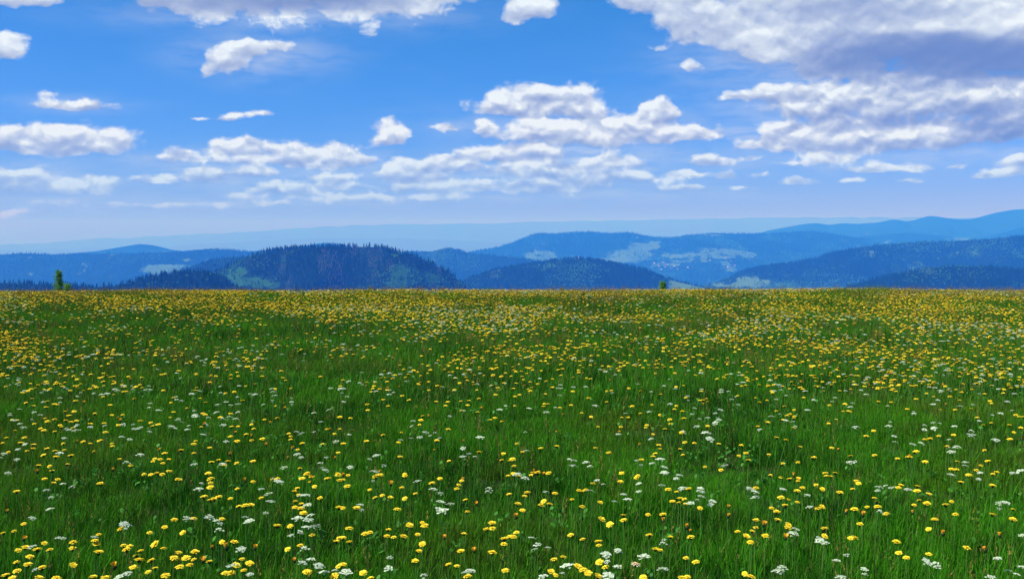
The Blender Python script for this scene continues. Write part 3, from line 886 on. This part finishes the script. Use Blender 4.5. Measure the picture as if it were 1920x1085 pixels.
def umbel_head(seed, R_=.020, k_=15, fl=6, green=False):
    """flat-topped head: rays from one point, each with a little cushion of florets"""
    r = random.Random(seed); mb = MB(); rays = MB()
    for k in range(k_):
        g = k * 2.39996 + r.uniform(-.3, .3); q = R_ * math.sqrt((k + .4) / k_) * r.uniform(.85, 1.12)
        x, y = q * math.cos(g), q * math.sin(g); z = .012 - (q / R_) ** 2 * .006 + r.uniform(-.0015, .0015)
        rays.add([(0, 0, -.012), (.0006, .0006, -.012), (x, y, z)], [(0, 1, 2)], .8)
        rc = R_ * .24 * r.uniform(.8, 1.2)
        for f in range(fl):
            gg = 2 * math.pi * f / fl + r.uniform(-.3, .3); rr = rc * (.75 if f else 0)
            cx, cy_, cz = x + rr * math.cos(gg), y + rr * math.sin(gg), z + r.uniform(0, .002)
            s = rc * r.uniform(.42, .62); t0 = r.uniform(0, 1.5); tl = r.uniform(-.0012, .0012)
            mb.add([(cx + s * math.cos(t0 + a), cy_ + s * math.sin(t0 + a), cz + tl * (1 if a < 3 else -1)) for a in (0, 1.57, 3.14, 4.71)], [(0, 1, 2, 3)], r.uniform(.15, .8) if green else r.uniform(.55, 1.0))
            if f % 2 == 0:
                mb.add([(cx - s, cy_, cz - .002), (cx + s, cy_, cz - .002), (cx, cy_, cz + .003)], [(0, 1, 2)], r.uniform(.4, .9))
    return mb.mesh('florets', (M_white,)), rays.mesh('rays', (M_stem,))
HW = [umbel_head(500 + k, R_=rr, k_=kk, green=gg) for k, (rr, kk, gg) in enumerate(((.020, 15, False), (.018, 12, False), (.022, 17, False), (.019, 13, True), (.015, 9, False), (.021, 14, False)))]
WST = [stem_mesh(540 + k, H0, .0015)[0] for k in range(4)]

# where the nearest flowers stand: (tile origin x, y, tile scale, list of places inside the tile, letter = kind)
TILES = [
 (0,885,5.425,'''470,58 427,98 172,197 1020,118 242,517 35,615 145,590 1230,573 1005,628 240,677b 452,716t 743,708 965,693 985,728 262,763 380,790 508,782 738,773 1000,817 185,788 303,853 170,910 285,940 432,970 175,997 740,940t 1168,963b 62,1045 130,1078 395,1075 572,1075 948,1062 1068,1075 1520,608 1675,557t 1588,727t 1662,768 1432,796 1258,740 1318,750 1290,787 1392,850 1415,893 1543,895 1358,963t 1580,970 1510,1010t 1685,1048 1550,3 1640,8 75,395b''',
  '''80,22 640,127 740,160 470,195 515,262 512,388 325,473 1268,547 955,668 612,690 1295,1040 1215,1072 370,1000 330,770'''),
 (320,885,5.425,'''58,68 412,62 378,95 405,150 338,255 405,285 440,275 488,252 610,262 678,163 775,88b 825,73 695,345 760,338 812,335 925,258 1085,65 1318,43 1388,15 1430,46 1430,92 1588,65 1700,12 1715,78 1465,137t 1290,162 1258,195 1305,228 1520,257 1268,290 1330,320 1400,325 1265,350 1325,365 1350,415 1712,362 38,483 228,473 520,470 130,607t 1082,547 1218,541t 1440,635 525,700t 643,715 418,760b 858,768b 568,768b 1195,778t 1318,740 1685,702 1720,668 80,813 245,812 35,868 158,870t 240,880 195,937 92,960 328,900b 397,910 725,877 802,920t 665,942 745,990 555,1022 615,1018 1260,893b 1388,1010 1670,1058t 1718,945t''',
  '''313,122 281,182 155,478 180,495 390,468 465,500 502,532 490,603 760,468 800,510 920,183 1000,235 1010,315 968,420 1050,82 1095,108 1325,242 1370,250 1390,345 1290,480 1425,455 1400,503 1498,548 1380,572 1438,572 1230,663 1315,615 718,795 1362,790 1335,928 1422,900 1502,967 1553,1032 1672,1010 808,1047 625,967'''),
 (640,885,5.425,'''20,12 15,75 62,142 350,42 395,28 290,170 652,30 615,153 505,125b 418,228 348,257 497,255 650,260t 755,215 1008,62 922,113 1225,80 1195,125 1175,165 1700,35 1265,280 1378,320b 1283,393 1708,225 155,367 568,378 15,358 78,572 478,582 462,647 535,658 633,653 692,538t 823,507 850,540 778,627 1245,623 240,628 293,608 12,668 80,705 828,725t 788,798 1050,663b 1475,578 1535,522 1538,567 1218,802 1355,795b 1535,813 1658,683 1655,730 1712,650 752,900t 1095,933 1175,950 20,932t 225,1018t 300,1078 1668,993t 1285,1058''',
  '''325,95 340,8 780,102 935,187 1000,225 1015,317 1112,335 990,385 1035,408 1500,182 1488,212 192,340 205,388 495,875 480,990 45,1030 840,1068 1320,1020 1265,1030'''),
 (960,885,5.425,'''215,10 262,15 375,10 155,207 125,242 435,217 325,288t 295,333 380,322 57,327 105,385t 42,455b 822,112 1100,98 1280,32 682,180 715,195 752,178 612,273 712,347 893,307 1132,437 1140,487 903,480t 998,522t 1590,175 1675,195 1632,297 1710,270 1700,308 1383,425 1537,432 1540,492b 47,605 12,650 600,632 722,680 880,708 885,735 1395,640 1612,655 1460,780 1505,790 520,857 432,884 893,905t 957,960 665,955t 725,985 772,1022t 870,1055t 395,1005t 440,1035t 1337,1060t 1258,935c 1730,1070''',
  '''60,32 130,72 345,215 795,202 870,90 930,130 1138,235 1175,288 1040,305 1293,122 1293,207 1525,145 1548,15 1705,40 1667,72 1718,172 195,675 262,755 365,775 232,795 560,970 515,1040 955,845 970,920 1070,970 1075,800 1100,822 1550,697 1535,737 1535,997 1340,870 975,1065 320,1078'''),
 (1280,885,5.425,'''62,167 20,270 28,318 883,38b 1155,43 1148,78 1192,92 1218,155 1165,195 1350,108t 1418,168t 1493,8 1480,43t 1597,210 1000,257 1075,272 1165,300 745,158 1043,342 905,357 957,404 1375,363 1412,345t 175,362t 465,352b 460,442b 1658,405b 745,488 965,488 820,532b 745,558 1068,532t 1065,562 705,598 558,600 643,652t 690,705 840,642 1045,665b 1445,568 1440,645t 1710,668 48,558b 78,595b 83,662 33,865 135,908 633,1018t 690,1058 42,1063 1730,370''',
  '''15,170 178,172 180,210 185,260 148,293 80,325 300,305 285,335 675,165 685,185 730,208 745,265 1018,183 1268,240 1297,363 1145,590 1122,637 1380,670 1395,708 1450,727 1670,850 1565,907 1010,983 973,1023 1610,1078'''),
 (1600,885,5.425,'''25,78 60,165b 408,113 485,145t 583,138 662,163 670,198 1058,97 1205,25 1378,130 1425,5 212,258 238,303 248,347 143,350 15,378 98,433b 335,417 617,330 732,290 748,320 940,273 940,333 613,407b 828,475 1040,422 1567,373 1415,428 1620,480t 65,525 770,575t 912,625b 1490,642b 433,707 462,817 540,862t 765,828 1152,763 1350,788b 5,665''',
  '''990,35 1290,15 1275,75 1620,15 1700,10 258,165 330,143 395,172 555,190 250,198 265,408 1468,320 1552,328 1487,377 735,915 835,940 860,972 1475,887 108,993 115,1050 1580,1010 1655,1045 1400,1078 1720,985 1730,665'''),
 (0,720,4.8,'''65,15 150,66 255,52 465,33 535,20 665,15 680,28 840,10 873,22 905,12 50,153 250,133 255,165 270,195 470,148 475,180 525,184 415,203 645,152 680,149 718,162 970,105 1022,90 980,183 1175,138 1237,128 1478,47 1730,55 1780,128 1868,163 1530,120 1535,158 1648,213 655,230 593,247 572,279 622,276 877,266 970,265 1058,298 1107,273 1107,322 190,315 72,316 330,346 405,310 440,323 488,314 560,330 605,335 675,317 518,360 755,353 403,378 370,408 432,410 505,427 578,390 640,392 57,420 255,473 38,485 48,522 122,528 335,530 665,477 627,527 785,503 748,530 967,488 1018,530 990,553 910,428 920,354 1040,355 1272,325 1363,336 1403,373 1450,348 1520,298 1560,250 1797,256 1853,272 1797,385 1810,360 908,597 97,600 237,580 220,600 462,575 465,603 500,612 577,592 602,650 437,657 538,699 567,725 300,738 362,783 435,783 415,843 1078,669 1022,747 1135,735 1435,586 1500,616 1585,600 1400,648 1412,668 1485,667 1365,689 1430,702 1372,787 1448,798 1485,782 1587,850 1718,538 1778,505 1715,620 1878,563 1905,702 1905,790 1900,847''',
  '''185,15 235,52 400,5 575,38 598,52 425,62 405,80 705,80 600,104 840,92 890,93 938,87 1058,45 1043,68 1120,15 1165,25 1135,42 1290,20 1310,48 1350,58 1705,90 1805,67 1635,120 1590,138 1625,160 1352,182 1340,217 1385,243 410,156 517,133 543,153 183,237 313,250 40,283 98,272 340,288 55,290 130,335 285,326 178,362 212,397 597,408 620,422 688,428 695,380 815,392 945,378 1110,370 1200,368 1210,410 1258,402 1345,432 1540,390 1578,405 1605,325 1628,350 1700,382 1685,415 1760,290 1778,233 1873,309 1845,370 577,492 228,545 162,592 537,627 35,632 5,668 152,688 70,810 1092,483 1165,502 1258,643 1137,717 1750,733 1825,463'''),
 (400,720,4.8,'''200,58 300,12 395,3 130,76 283,144 757,31 620,183 638,210 80,293 140,262 458,311 580,305 365,342 517,353 230,365 195,382 200,420 355,398 168,462 313,450 332,470 345,503 195,500 465,481 540,531 685,432 637,462 718,495 838,525 683,583 777,581 695,666 1025,398 1085,407 1038,431 1173,404 1227,301 1118,285 1008,542 1167,530 1120,601 1088,650 1382,178 1412,228 1487,133 1490,42 1550,48 1672,25 1442,5 1705,100 1612,192 1778,139 1534,458 1655,437 1395,505 1645,508 1878,310 1865,342 1912,290 1650,648 195,616 35,686 132,696 240,693 403,681 48,726 803,760 845,805 783,831 882,833 575,848 1122,803 1168,803 1020,847 1150,852 1405,790 1490,820 1460,832 1727,818 1765,787''',
  '''210,15 95,88 330,103 398,90 540,80 545,50 232,127 575,108 618,128 535,153 62,184 118,166 127,193 237,185 470,188 712,150 712,180 100,243 225,258 145,305 80,320 200,320 92,375 115,527 1055,42 1155,45 1230,20 1325,12 1120,85 1170,113 1137,148 1040,235 907,268 967,345 910,440 750,433 797,450 1222,460 1107,523 1570,93 1590,62 1645,76 1800,340 1788,382 1905,442 1860,487 1777,492 1680,510 760,640 790,665 1018,665 960,717 980,762 1010,782 640,760 1232,755 1468,652 1405,680 1535,742 1448,795 85,725'''),
 (800,720,4.8,'''28,45 607,58 587,88 490,131 850,87 787,104 922,87 775,40 1088,27 1137,15 1085,83 1298,54 1640,60 1480,122 60,157 128,187 197,151 325,152 365,152 358,178 485,214 488,250 787,190 1073,165 1117,176 1050,200 1150,203 1320,183 1643,158 1892,190 1265,277 1375,260 1482,270 1723,292 1862,299 10,292 588,293 557,318 712,331 325,238 1563,382 1742,378 1738,407 165,405 70,498 57,596 1137,430 816,532 713,593 818,614 773,651 667,693 760,689 812,741 755,778 733,822 943,797 960,800 1010,780 1000,797 1100,798 1045,570 1168,557 1497,573 1808,770 1895,822 1910,545 248,674 443,609 120,845 315,857 337,515b 1684,615b''',
  '''533,25 1190,10 1230,38 1160,47 1325,40 1398,32 1435,20 1870,5 1150,107 1655,84 1508,195 685,190 658,237 877,218 1078,262 290,230 207,297 1165,215 1790,268 1725,457 75,443 30,467 115,492 480,490 887,437 328,583 382,638 325,663 435,657 898,608 1285,683 1325,695 1315,742 1470,752 1435,710 820,822 895,850 1890,700'''),
 (1200,720,4.8,'''200,95 375,10 310,5 405,114 552,66 818,62 905,102 525,138 580,145 607,130 568,166 607,155 607,183 57,180 327,188 332,220 25,262 405,244 170,265b 310,308 398,308 300,353 52,358 43,388 70,433 610,360 247,410 395,413 1072,162 1118,142 1022,122 1185,47 1245,67 1465,22 1472,114 1308,198 1218,240 1412,226 1385,268 1332,284 1415,285 1393,305 1283,314 1092,328 1077,380 1308,380 1208,484 1265,496 1895,40 1810,168 1740,186 1762,232 1818,228 1720,338 1735,318 445,511 490,515 115,538 178,584 173,619 115,647 308,580 422,638 20,677 693,532 913,541 942,612 818,618 1130,617 1350,550 963,685t 636,745t 735,758 1257,702 1473,697 1583,658 1692,561 1790,590 1165,825 1405,830 1405,857 1705,797 1692,830''',
  '''275,20 290,50 105,70 80,256 250,187 417,150 450,110 475,222 468,275 535,318 608,308 660,222 680,267 705,315 708,328 682,352 665,373 750,57 790,72 880,115 857,140 855,187 515,388 585,445 625,447 628,502 102,503 385,437 1275,10 1265,35 1205,143 1220,72 1315,110 1493,68 1550,133 1818,65 1180,295 1215,265 1310,333 1375,345 1395,390 1080,415 1512,238 1735,122 1742,165 180,687 110,720 217,757 217,808 355,830 325,855 10,740 765,742 1890,715'''),
 (1520,720,4.8,'''545,10 605,42 800,13 920,10 1060,76 1135,3 1350,46 1385,69 1452,43t 1135,111 1267,107 1335,145 938,125 1537,22 1575,8 1580,88 1583,136 1583,163 1618,172 1757,76 1905,122t 543,143 720,163 857,216 1163,228 1238,183 1292,224 1410,217 1517,299 1662,350 1562,370 1773,368 1858,366 1830,283 1858,268 1908,293 1908,322 1807,417 1817,482 580,403t 495,463 1278,432 1180,459 1033,491 1095,490 1200,557 590,632 402,648 900,610 885,642 825,662 877,657 923,657 955,590 1590,589 1052,685 1302,693 1300,748 1352,765 1633,693 1515,729 1475,768 1447,812 1645,787t 403,857''',
  '''1057,35 1130,35 1160,65 1207,68 1515,95 1645,18 1830,93 1737,152 1123,152 1123,184 500,107 1350,205 1440,190 665,195 408,212 382,182 405,395 905,250 935,268 697,337 700,384 718,415 750,475 757,527 1023,375 1022,413 1100,355 1112,402 1160,363 1335,380 1417,408 1430,470 1463,460 1245,502 1243,583 1270,620 1312,575 1665,512 1628,285 1668,262 1857,243 1495,332 915,550 993,541 1395,711 1387,740 1525,802 1262,822 1890,790 1815,805 405,702'''),
]
def places():
    fl = []
    for ox, oy, sc, ye, wh in TILES:
        for txt, base in ((ye, 'y'), (wh, 'w')):
            for tok in txt.split():
                kd = base
                if tok[-1].isalpha(): kd = tok[-1]; tok = tok[:-1]
                x, y = map(float, tok.split(','))
                fl.append((ox + x / sc, oy + y / sc, kd))
    return fl
FL = places()
def plant_at(px, py, h):
    """ground point of a flower of height h whose head is seen at that direction"""
    x, y, z = ray(px, py)
    zz = h
    for _ in range(8):
        k = (zz - CAMZ) / z
        X_, Y_ = x * k, y * k
        zz = float(ground_z(X_, Y_)) + h
    return X_, Y_, zz - h
fr = random.Random(5)
flowers = []
for px, py, kd in FL:
    h = fr.uniform(.20, .27) if kd != 'w' else fr.uniform(.21, .29)
    X_, Y_, g = plant_at(px, py, h + .01)
    flowers.append(dict(px=px, py=py, kd=kd, h=h, x=X_, y=Y_, g=g, d=math.hypot(X_, Y_)))
yel = sorted([f for f in flowers if f['kd'] != 'w'], key=lambda f: f['d'])
whi = sorted([f for f in flowers if f['kd'] == 'w'], key=lambda f: f['d'])

# words that single each flower out
COLS = ['at the left edge', 'near the left edge', 'left of centre', 'slightly left of centre', 'barely left of middle', 'barely right of middle', 'slightly right of centre', 'right of centre', 'near the right edge', 'at the right edge']
ROWS = [(1056, 'along the bottom'), (1024, 'near the bottom'), (992, 'low in the foreground'), (960, 'in the foreground'), (928, 'up the foreground'), (896, 'in upper foreground'), (860, 'beyond the foreground'), (0, 'farther back')]
LOOK = {'y': 'flat open', 't': 'tilted open', 'b': 'half closed', 'c': 'pale cream-rimmed', 'w': ''}
def zone(f):
    row = next(k for k, (a, b) in enumerate(ROWS) if f['py'] >= a)
    return min(9, int(f['px'] / 192)), row
def relation(f):
    best = None
    for g in flowers:
        if g is f: continue
        d = math.hypot(g['px'] - f['px'], (g['py'] - f['py']) * 1.4)
        if best is None or d < best[0]: best = (d, g)
    d, g = best
    what = 'white umbel' if g['kd'] == 'w' else 'yellow flower'
    if (g['kd'] == 'w') == (f['kd'] == 'w'): what = 'another'
    side = 'below' if f['py'] - g['py'] > abs(f['px'] - g['px']) else 'above' if g['py'] - f['py'] > abs(f['px'] - g['px']) else 'left of' if f['px'] < g['px'] else 'right of'
    if d < 30: return '%s %s' % (side, what)
    if d > 48: return 'standing apart'
    return ''
def give_labels(fs, noun):
    groups = {}
    for f in fs:
        c, r_ = zone(f)
        look = (LOOK[f['kd']] + ' ' + noun).strip()
        f['base'] = (look, c, r_); groups.setdefault(f['base'], []).append(f)
    for (look, c, r_), g in groups.items():
        g.sort(key=lambda f: f['px'])
        rels = [relation(f) for f in g]
        for k, f in enumerate(g):
            where = '%s, %s' % (ROWS[r_][1], COLS[c])
            if len(g) == 1: f['label'] = '%s %s' % (look, where)
            elif rels[k] and rels.count(rels[k]) == 1: f['label'] = '%s %s %s' % (look, rels[k], where)
            else: f['label'] = '%s %s from left %s' % (ordinal(k), look, where)
give_labels(yel[:300], 'yellow flower')
give_labels(whi[:300], 'white umbel')

def empty(name, loc):
    o = bpy.data.objects.new(name, None); C.objects.link(o); o.location = loc
    o.empty_display_size = .02
    return o
def place_flower(f):
    w = f['kd'] == 'w'
    t = empty('white_umbel_flower' if w else 'yellow_meadow_flower', (f['x'], f['y'], f['g']))
    t['label'] = f['label']; t['category'] = 'flower'
    t['group'] = 'white umbels in the near meadow' if w else 'yellow flowers in the near meadow'
    k = f['h'] / H0
    st = link('stem', fr.choice(WST if w else STEMS), None, t); st.scale = (1, 1, k); st.rotation_euler = (0, 0, 0)
    yaw = fr.uniform(0, 6.28)
    if w:
        a, b = fr.choice(HW); s = fr.uniform(.75, 1.3)
        tilt = (fr.gauss(0, .16), fr.gauss(0, .16), yaw)
        for nm, m in (('florets', a), ('rays', b)):
            p = link(nm, m, None, t); p.location = (0, 0, f['h'] + .008); p.rotation_euler = tilt; p.scale = (s, s, s)
    else:
        kd = f['kd']
        s = fr.uniform(.74, 1.16)
        m = fr.choice(HY)
        tilt = [fr.gauss(0, .10), fr.gauss(0, .14), yaw]
        if kd == 't': tilt = [fr.uniform(.12, .5), fr.uniform(-.45, .45), yaw]
        if kd == 'b': m = fr.choice(HB); s *= fr.uniform(.95, 1.25)
        if kd == 'c': m = HC[0]; s *= 1.15
        for nm, mm in (('petals', m), ('calyx', CAL)):
            p = link(nm, mm, None, t); p.location = (0, 0, f['h'] + .002)
            p.rotation_mode = 'XYZ'
            p.rotation_euler = (Matrix.Rotation(tilt[0], 3, 'X') @ Matrix.Rotation(tilt[1], 3, 'Y') @ Matrix.Rotation(yaw, 3, 'Z')).to_euler()
            p.scale = (s, s, s)
for f in yel[:300] + whi[:300]: place_flower(f)

# ---- the many flowers beyond those, too many to count
def joined(parts, name, mats):
    mb = MB()
    for me, dz, s, mi in parts:
        at = [d.value for d in me.attributes['tone'].data]
        vs = [(v.co.x * s[0], v.co.y * s[0], v.co.z * s[1] + dz) for v in me.vertices]
        mb.add(vs, [tuple(p.vertices) for p in me.polygons], at, mi)
    return mb.mesh(name, mats)
SY = [joined([(yellow_head(600 + k, lift=(-.1, .08, .2)[k % 3], simple=False, n=12), H0, (1, 1), 0), (CAL, H0, (1, 1), 1), (STEMS[k % 5], 0, (1, 1), 2)], 'yellow_flower', (M_petal, M_calyx, M_stem)) for k in range(6)]
SY += [joined([(HB[k], H0, (1.1, 1.1), 0), (CAL, H0, (1, 1), 1), (STEMS[k], 0, (1, 1), 2)], 'bud', (M_bud, M_calyx, M_stem)) for k in range(2)]
SW = [joined([(HW[k][0], H0 + .008, (1, 1), 0), (HW[k][1], H0 + .008, (1, 1), 1), (WST[k % 4], 0, (1, 1), 1)], 'white_flower', (M_white, M_stem)) for k in range(6)]
pos_y = [(f['x'], f['y'], f['h']) for f in yel[300:]]
pos_w = [(f['x'], f['y'], f['h']) for f in whi[300:]]
def density(x, y):
    a = fbm(x * .55 + 12, y * .40 + 3, 3, .55)
    b = fbm(x * 1.6 + 70, y * 1.1 + 13, 3, .55)
    return np.clip((a - .5) * 3.0 + (b - .5) * 2.8 + .62, .10, 1.3)
x, y = wedge(120, 8.0, 28.8)
q = np.stack([x, y, ground_z(x, y)], 1)
pyy = CY + FPX * np.tan(np.arctan2(CAMZ - .28 - q[:, 2], q[:, 1]) - PITCH)
vis = (np.abs(x / y) < .53)
far = np.clip((y - 10) / 10, 0, 1)
keep = (rng.random(len(x)) < density(x, y) * (.72 + .85 * far)) & ~(vis & (pyy > 722))
x, y = x[keep], y[keep]; far = far[keep]
wn = fbm(x * .45 + 200, y * .45 + 90, 3)
isw = rng.random(len(x)) < np.clip((wn - .5) * 2.2 + .21 - .19 * far, .03, .30)
low = .045 * np.clip((y - 17) / 5, 0, 1)
pos_y += [(a, b, rng.uniform(.20, .28) - l) for a, b, l in zip(x[~isw], y[~isw], low[~isw])]
pos_w += [(a, b, rng.uniform(.20, .28) - l) for a, b, l in zip(x[isw], y[isw], low[isw])]
# outside the frame, so that the meadow goes on beside and before the camera's view
x, y = wedge(24, 1.5, 8.2)
out_ = (np.abs(x / np.maximum(y, .1)) > .535) | (y < 3.4)
keep = out_ & (rng.random(len(x)) < density(x, y)); x, y = x[keep], y[keep]
isw = rng.random(len(x)) < .35
pos_y += [(a, b, rng.uniform(.22, .31)) for a, b in zip(x[~isw], y[~isw])]
pos_w += [(a, b, rng.uniform(.23, .33)) for a, b in zip(x[isw], y[isw])]
def flower_mass(name, pos, src, wts):
    p = np.array(pos); n = len(p)
    rot = np.zeros((n, 3)); rot[:, 2] = rng.random(n) * 6.283; rot[:, 0] = rng.normal(0, .1, n); rot[:, 1] = rng.normal(0, .1, n)
    s = rng.uniform(.75, 1.15, n); sc = np.stack([s, s, p[:, 2] / H0], 1)
    return instancer(name, on_ground(p[:, 0], p[:, 1]), rot, sc, rng.choice(len(src), n, p=wts), src)
flower_mass('yellow_flowers', pos_y, SY, [.15] * 6 + [.05] * 2)
flower_mass('white_flowers', pos_w, SW, [1 / 6] * 6)
print('FLOWERS', len(pos_y), len(pos_w), len(yel), len(whi))

# ------------------------------------------------------------------ young trees on the brow
M_leafb = leafy('young tree leaves', lambda N: N.mix(attr(N, 'tone'), (0.016, 0.075, 0.010), (0.120, 0.36, 0.040)), 0.3, 0.5, 0.3)
def sapling(px, py_top, Y, h_extra, width, seed, label, name, lumps):
    x, y, ztop = at_depth(px, py_top, Y)
    gz = float(ground_z(x, Y)); h = ztop - gz
    t = empty(name, (x, Y, gz)); t['label'] = label; t['category'] = 'tree'
    r = random.Random(seed)
    mb = MB(); mb.tube([(0, 0, -.05), (.01, 0, h * .5), (0, 0, h * .96)], .022, .006, 6, .5)
    tips = []
    for k in range(26):
        z = h * (.12 + .82 * k / 26); g = k * 2.4
        l = lumps(z / h) * width * r.uniform(.7, 1.1)
        e = (l * math.cos(g), l * math.sin(g), z + l * .35)
        mb.tube([(0, 0, z), e], .007, .002, 4, .5); tips.append(((0, 0, z), e, l))
    link('trunk', mb.mesh('trunk', (M_bark,)), None, t)
    lf = MB()
    for a, e, l in tips:
        for q in range(150):
            f = r.uniform(.15, 1.05)
            c = Vector(a).lerp(Vector(e), f) + Vector([r.gauss(0, .028) for _ in range(3)])
            s = r.uniform(.007, .016); d = Vector([r.gauss(0, 1) for _ in range(3)]).normalized(); b = d.orthogonal().normalized()
            lf.add([c + d * s * 1.4, c + b * s * .6, c - d * s * 1.4, c - b * s * .6], [(0, 1, 2, 3)], min(1, max(0, r.gauss(.35 + .4 * f, .2))))
    link('crown', lf.mesh('crown', (M_leafb,)), None, t)
sapling(110, 504, 30.0, 0, .17, 71, 'small bright green young tree rising above the meadow edge at the left', 'young_tree', lambda f: min(1.35, .22 + 1.6 * (1 - f)) * (1.0 + .22 * math.sin(f * 19)))
sapling(126, 532, 29.5, 0, .13, 72, 'tiny sprig of a tree right beside the larger green young tree', 'young_tree', lambda f: .6)
sapling(1243, 527, 29.0, 0, .09, 73, 'tiny dark green bush poking over the meadow edge right of the middle', 'small_bush', lambda f: .8)
# two spots of taller grass on the brow
def tall_tuft(px, Y, n, seed, hh, w, label):
    x, y, z = at_depth(px, 536, Y); r = random.Random(seed); mb = MB()
    for k in range(n):
        blade(mb, r, r.gauss(0, w), r.gauss(0, .12), r.uniform(.5, 1) * hh, .007, abs(r.gauss(.2, .2)), r.uniform(0, 6.28), r.random() * .9, 4)
    o = link('tall_grass_tuft', mb.mesh('tall_grass_tuft', (M_grass,), True)); o.location = (x, Y, float(ground_z(x, Y)))
    o['label'] = label; o['category'] = 'grass tuft'
tall_tuft(1640, 25.0, 260, 81, .40, .26, 'taller green grass tuft on the meadow edge in front of the dark right hill')
tall_tuft(195, 25.5, 260, 82, .38, .40, 'patch of taller green grass on the meadow edge right of the young tree')

# ------------------------------------------------------------------ far small things: mast, white tower, village
def on_hill(hn, px, py, tol=None):
    V, cl, jc, ta = HILLS[hn]
    f = V[..., 1] * math.cos(PITCH) - (V[..., 2] - CAMZ) * math.sin(PITCH); u = V[..., 1] * math.sin(PITCH) + (V[..., 2] - CAMZ) * math.cos(PITCH)
    PX = CX + FPX * V[..., 0] / f; PY = CY - FPX * u / f
    q = (PX - px) ** 2 + (PY - py) ** 2; q[:, :jc] = 1e9
    i = np.unravel_index(np.argmin(q), q.shape); return V[i]
M_metal = plain('grey mast metal', (.25, .25, .27), .5)
M_wall = plain('white plaster', (.75, .73, .70), .8, .1)
M_roof = plain('red clay roof', (.30, .10, .07), .8, .2)
p = on_hill('broad_forest_ridge', 1296, 441)
t = empty('radio_mast', tuple(p)); t['label'] = 'thin radio mast standing on the crest of the broad blue ridge'; t['category'] = 'mast'
mb = MB(); mb.tube([(0, 0, -5), (0, 0, 62)], 2.6, 1.0, 6, .5); link('mast_pole', mb.mesh('mast_pole', (M_metal,)), None, t)
mb = MB(); mb.tube([(0, 0, 46), (0, 0, 50)], 3.2, 3.2, 8, .5); link('antenna_ring', mb.mesh('antenna_ring', (M_metal,)), None, t)
p = on_hill('middle_forest_hill', 1084, 486)
t = empty('lookout_tower', tuple(p)); t.scale = (.6, .6, .6); t['label'] = 'tiny white tower among the spruces on the middle forest hill'; t['category'] = 'tower'
mb = MB(); mb.tube([(0, 0, -4), (0, 0, 20)], 1.3, 1.1, 8, .5); link('tower_shaft', mb.mesh('tower_shaft', (M_wall,)), None, t)
mb = MB(); mb.tube([(0, 0, 20), (0, 0, 24)], 2.4, 2.4, 10, .5); mb.tube([(0, 0, 24), (0, 0, 28)], 2.4, .2, 10, .5); link('tower_head', mb.mesh('tower_head', (M_wall,)), None, t)
def house_meshes(w, d, h):
    a = MB(); a.add([(-w, -d, -4), (w, -d, -4), (w, d, -4), (-w, d, -4), (-w, -d, h), (w, -d, h), (w, d, h), (-w, d, h), (-w, 0, h + d * .8), (w, 0, h + d * .8)],
                    [(0, 1, 5, 4), (1, 2, 6, 9, 5), (2, 3, 7, 6), (3, 0, 4, 8, 7)])
    b = MB(); e = 1.08
    b.add([(-w * e, -d * e, h - .3), (w * e, -d * e, h - .3), (w * e, 0, h + d * .8 + .5), (-w * e, 0, h + d * .8 + .5), (-w * e, d * e, h - .3), (w * e, d * e, h - .3)], [(0, 1, 2, 3), (3, 2, 5, 4)])
    return a.mesh('wall', (M_wall,)), b.mesh('roof', (M_roof,))
HM = [house_meshes(11, 7, 7), house_meshes(9, 7, 8), house_meshes(14, 8, 7)]
HOUSES = [(1228,494),(1236,499),(1243,492),(1247,501),(1252,496),(1259,503),(1264,498),(1271,506),(1240,505),(1290,502),(1297,499),(1362,484),(1371,490),(1378,497),(1366,500),(1332,488)]
SIDE = ['at the left end', 'near the left', 'left of the middle', 'in the middle', 'right of the middle']
for k, (px, py) in enumerate(HOUSES):
    p = on_hill('broad_forest_ridge', px, py)
    t = empty('village_house', tuple(p)); t['category'] = 'house'; t['group'] = 'houses of the far valley village'
    t.rotation_euler = (0, 0, fr.uniform(-.9, .9)); t.scale = (.8, .8, .8)
    t['label'] = '%s from the left of the tiny white red-roofed houses in the blue valley' % ordinal(sorted(HOUSES).index((px, py)))
    a, b = HM[k % 3]
    link('wall', a, None, t); link('roof', b, None, t)
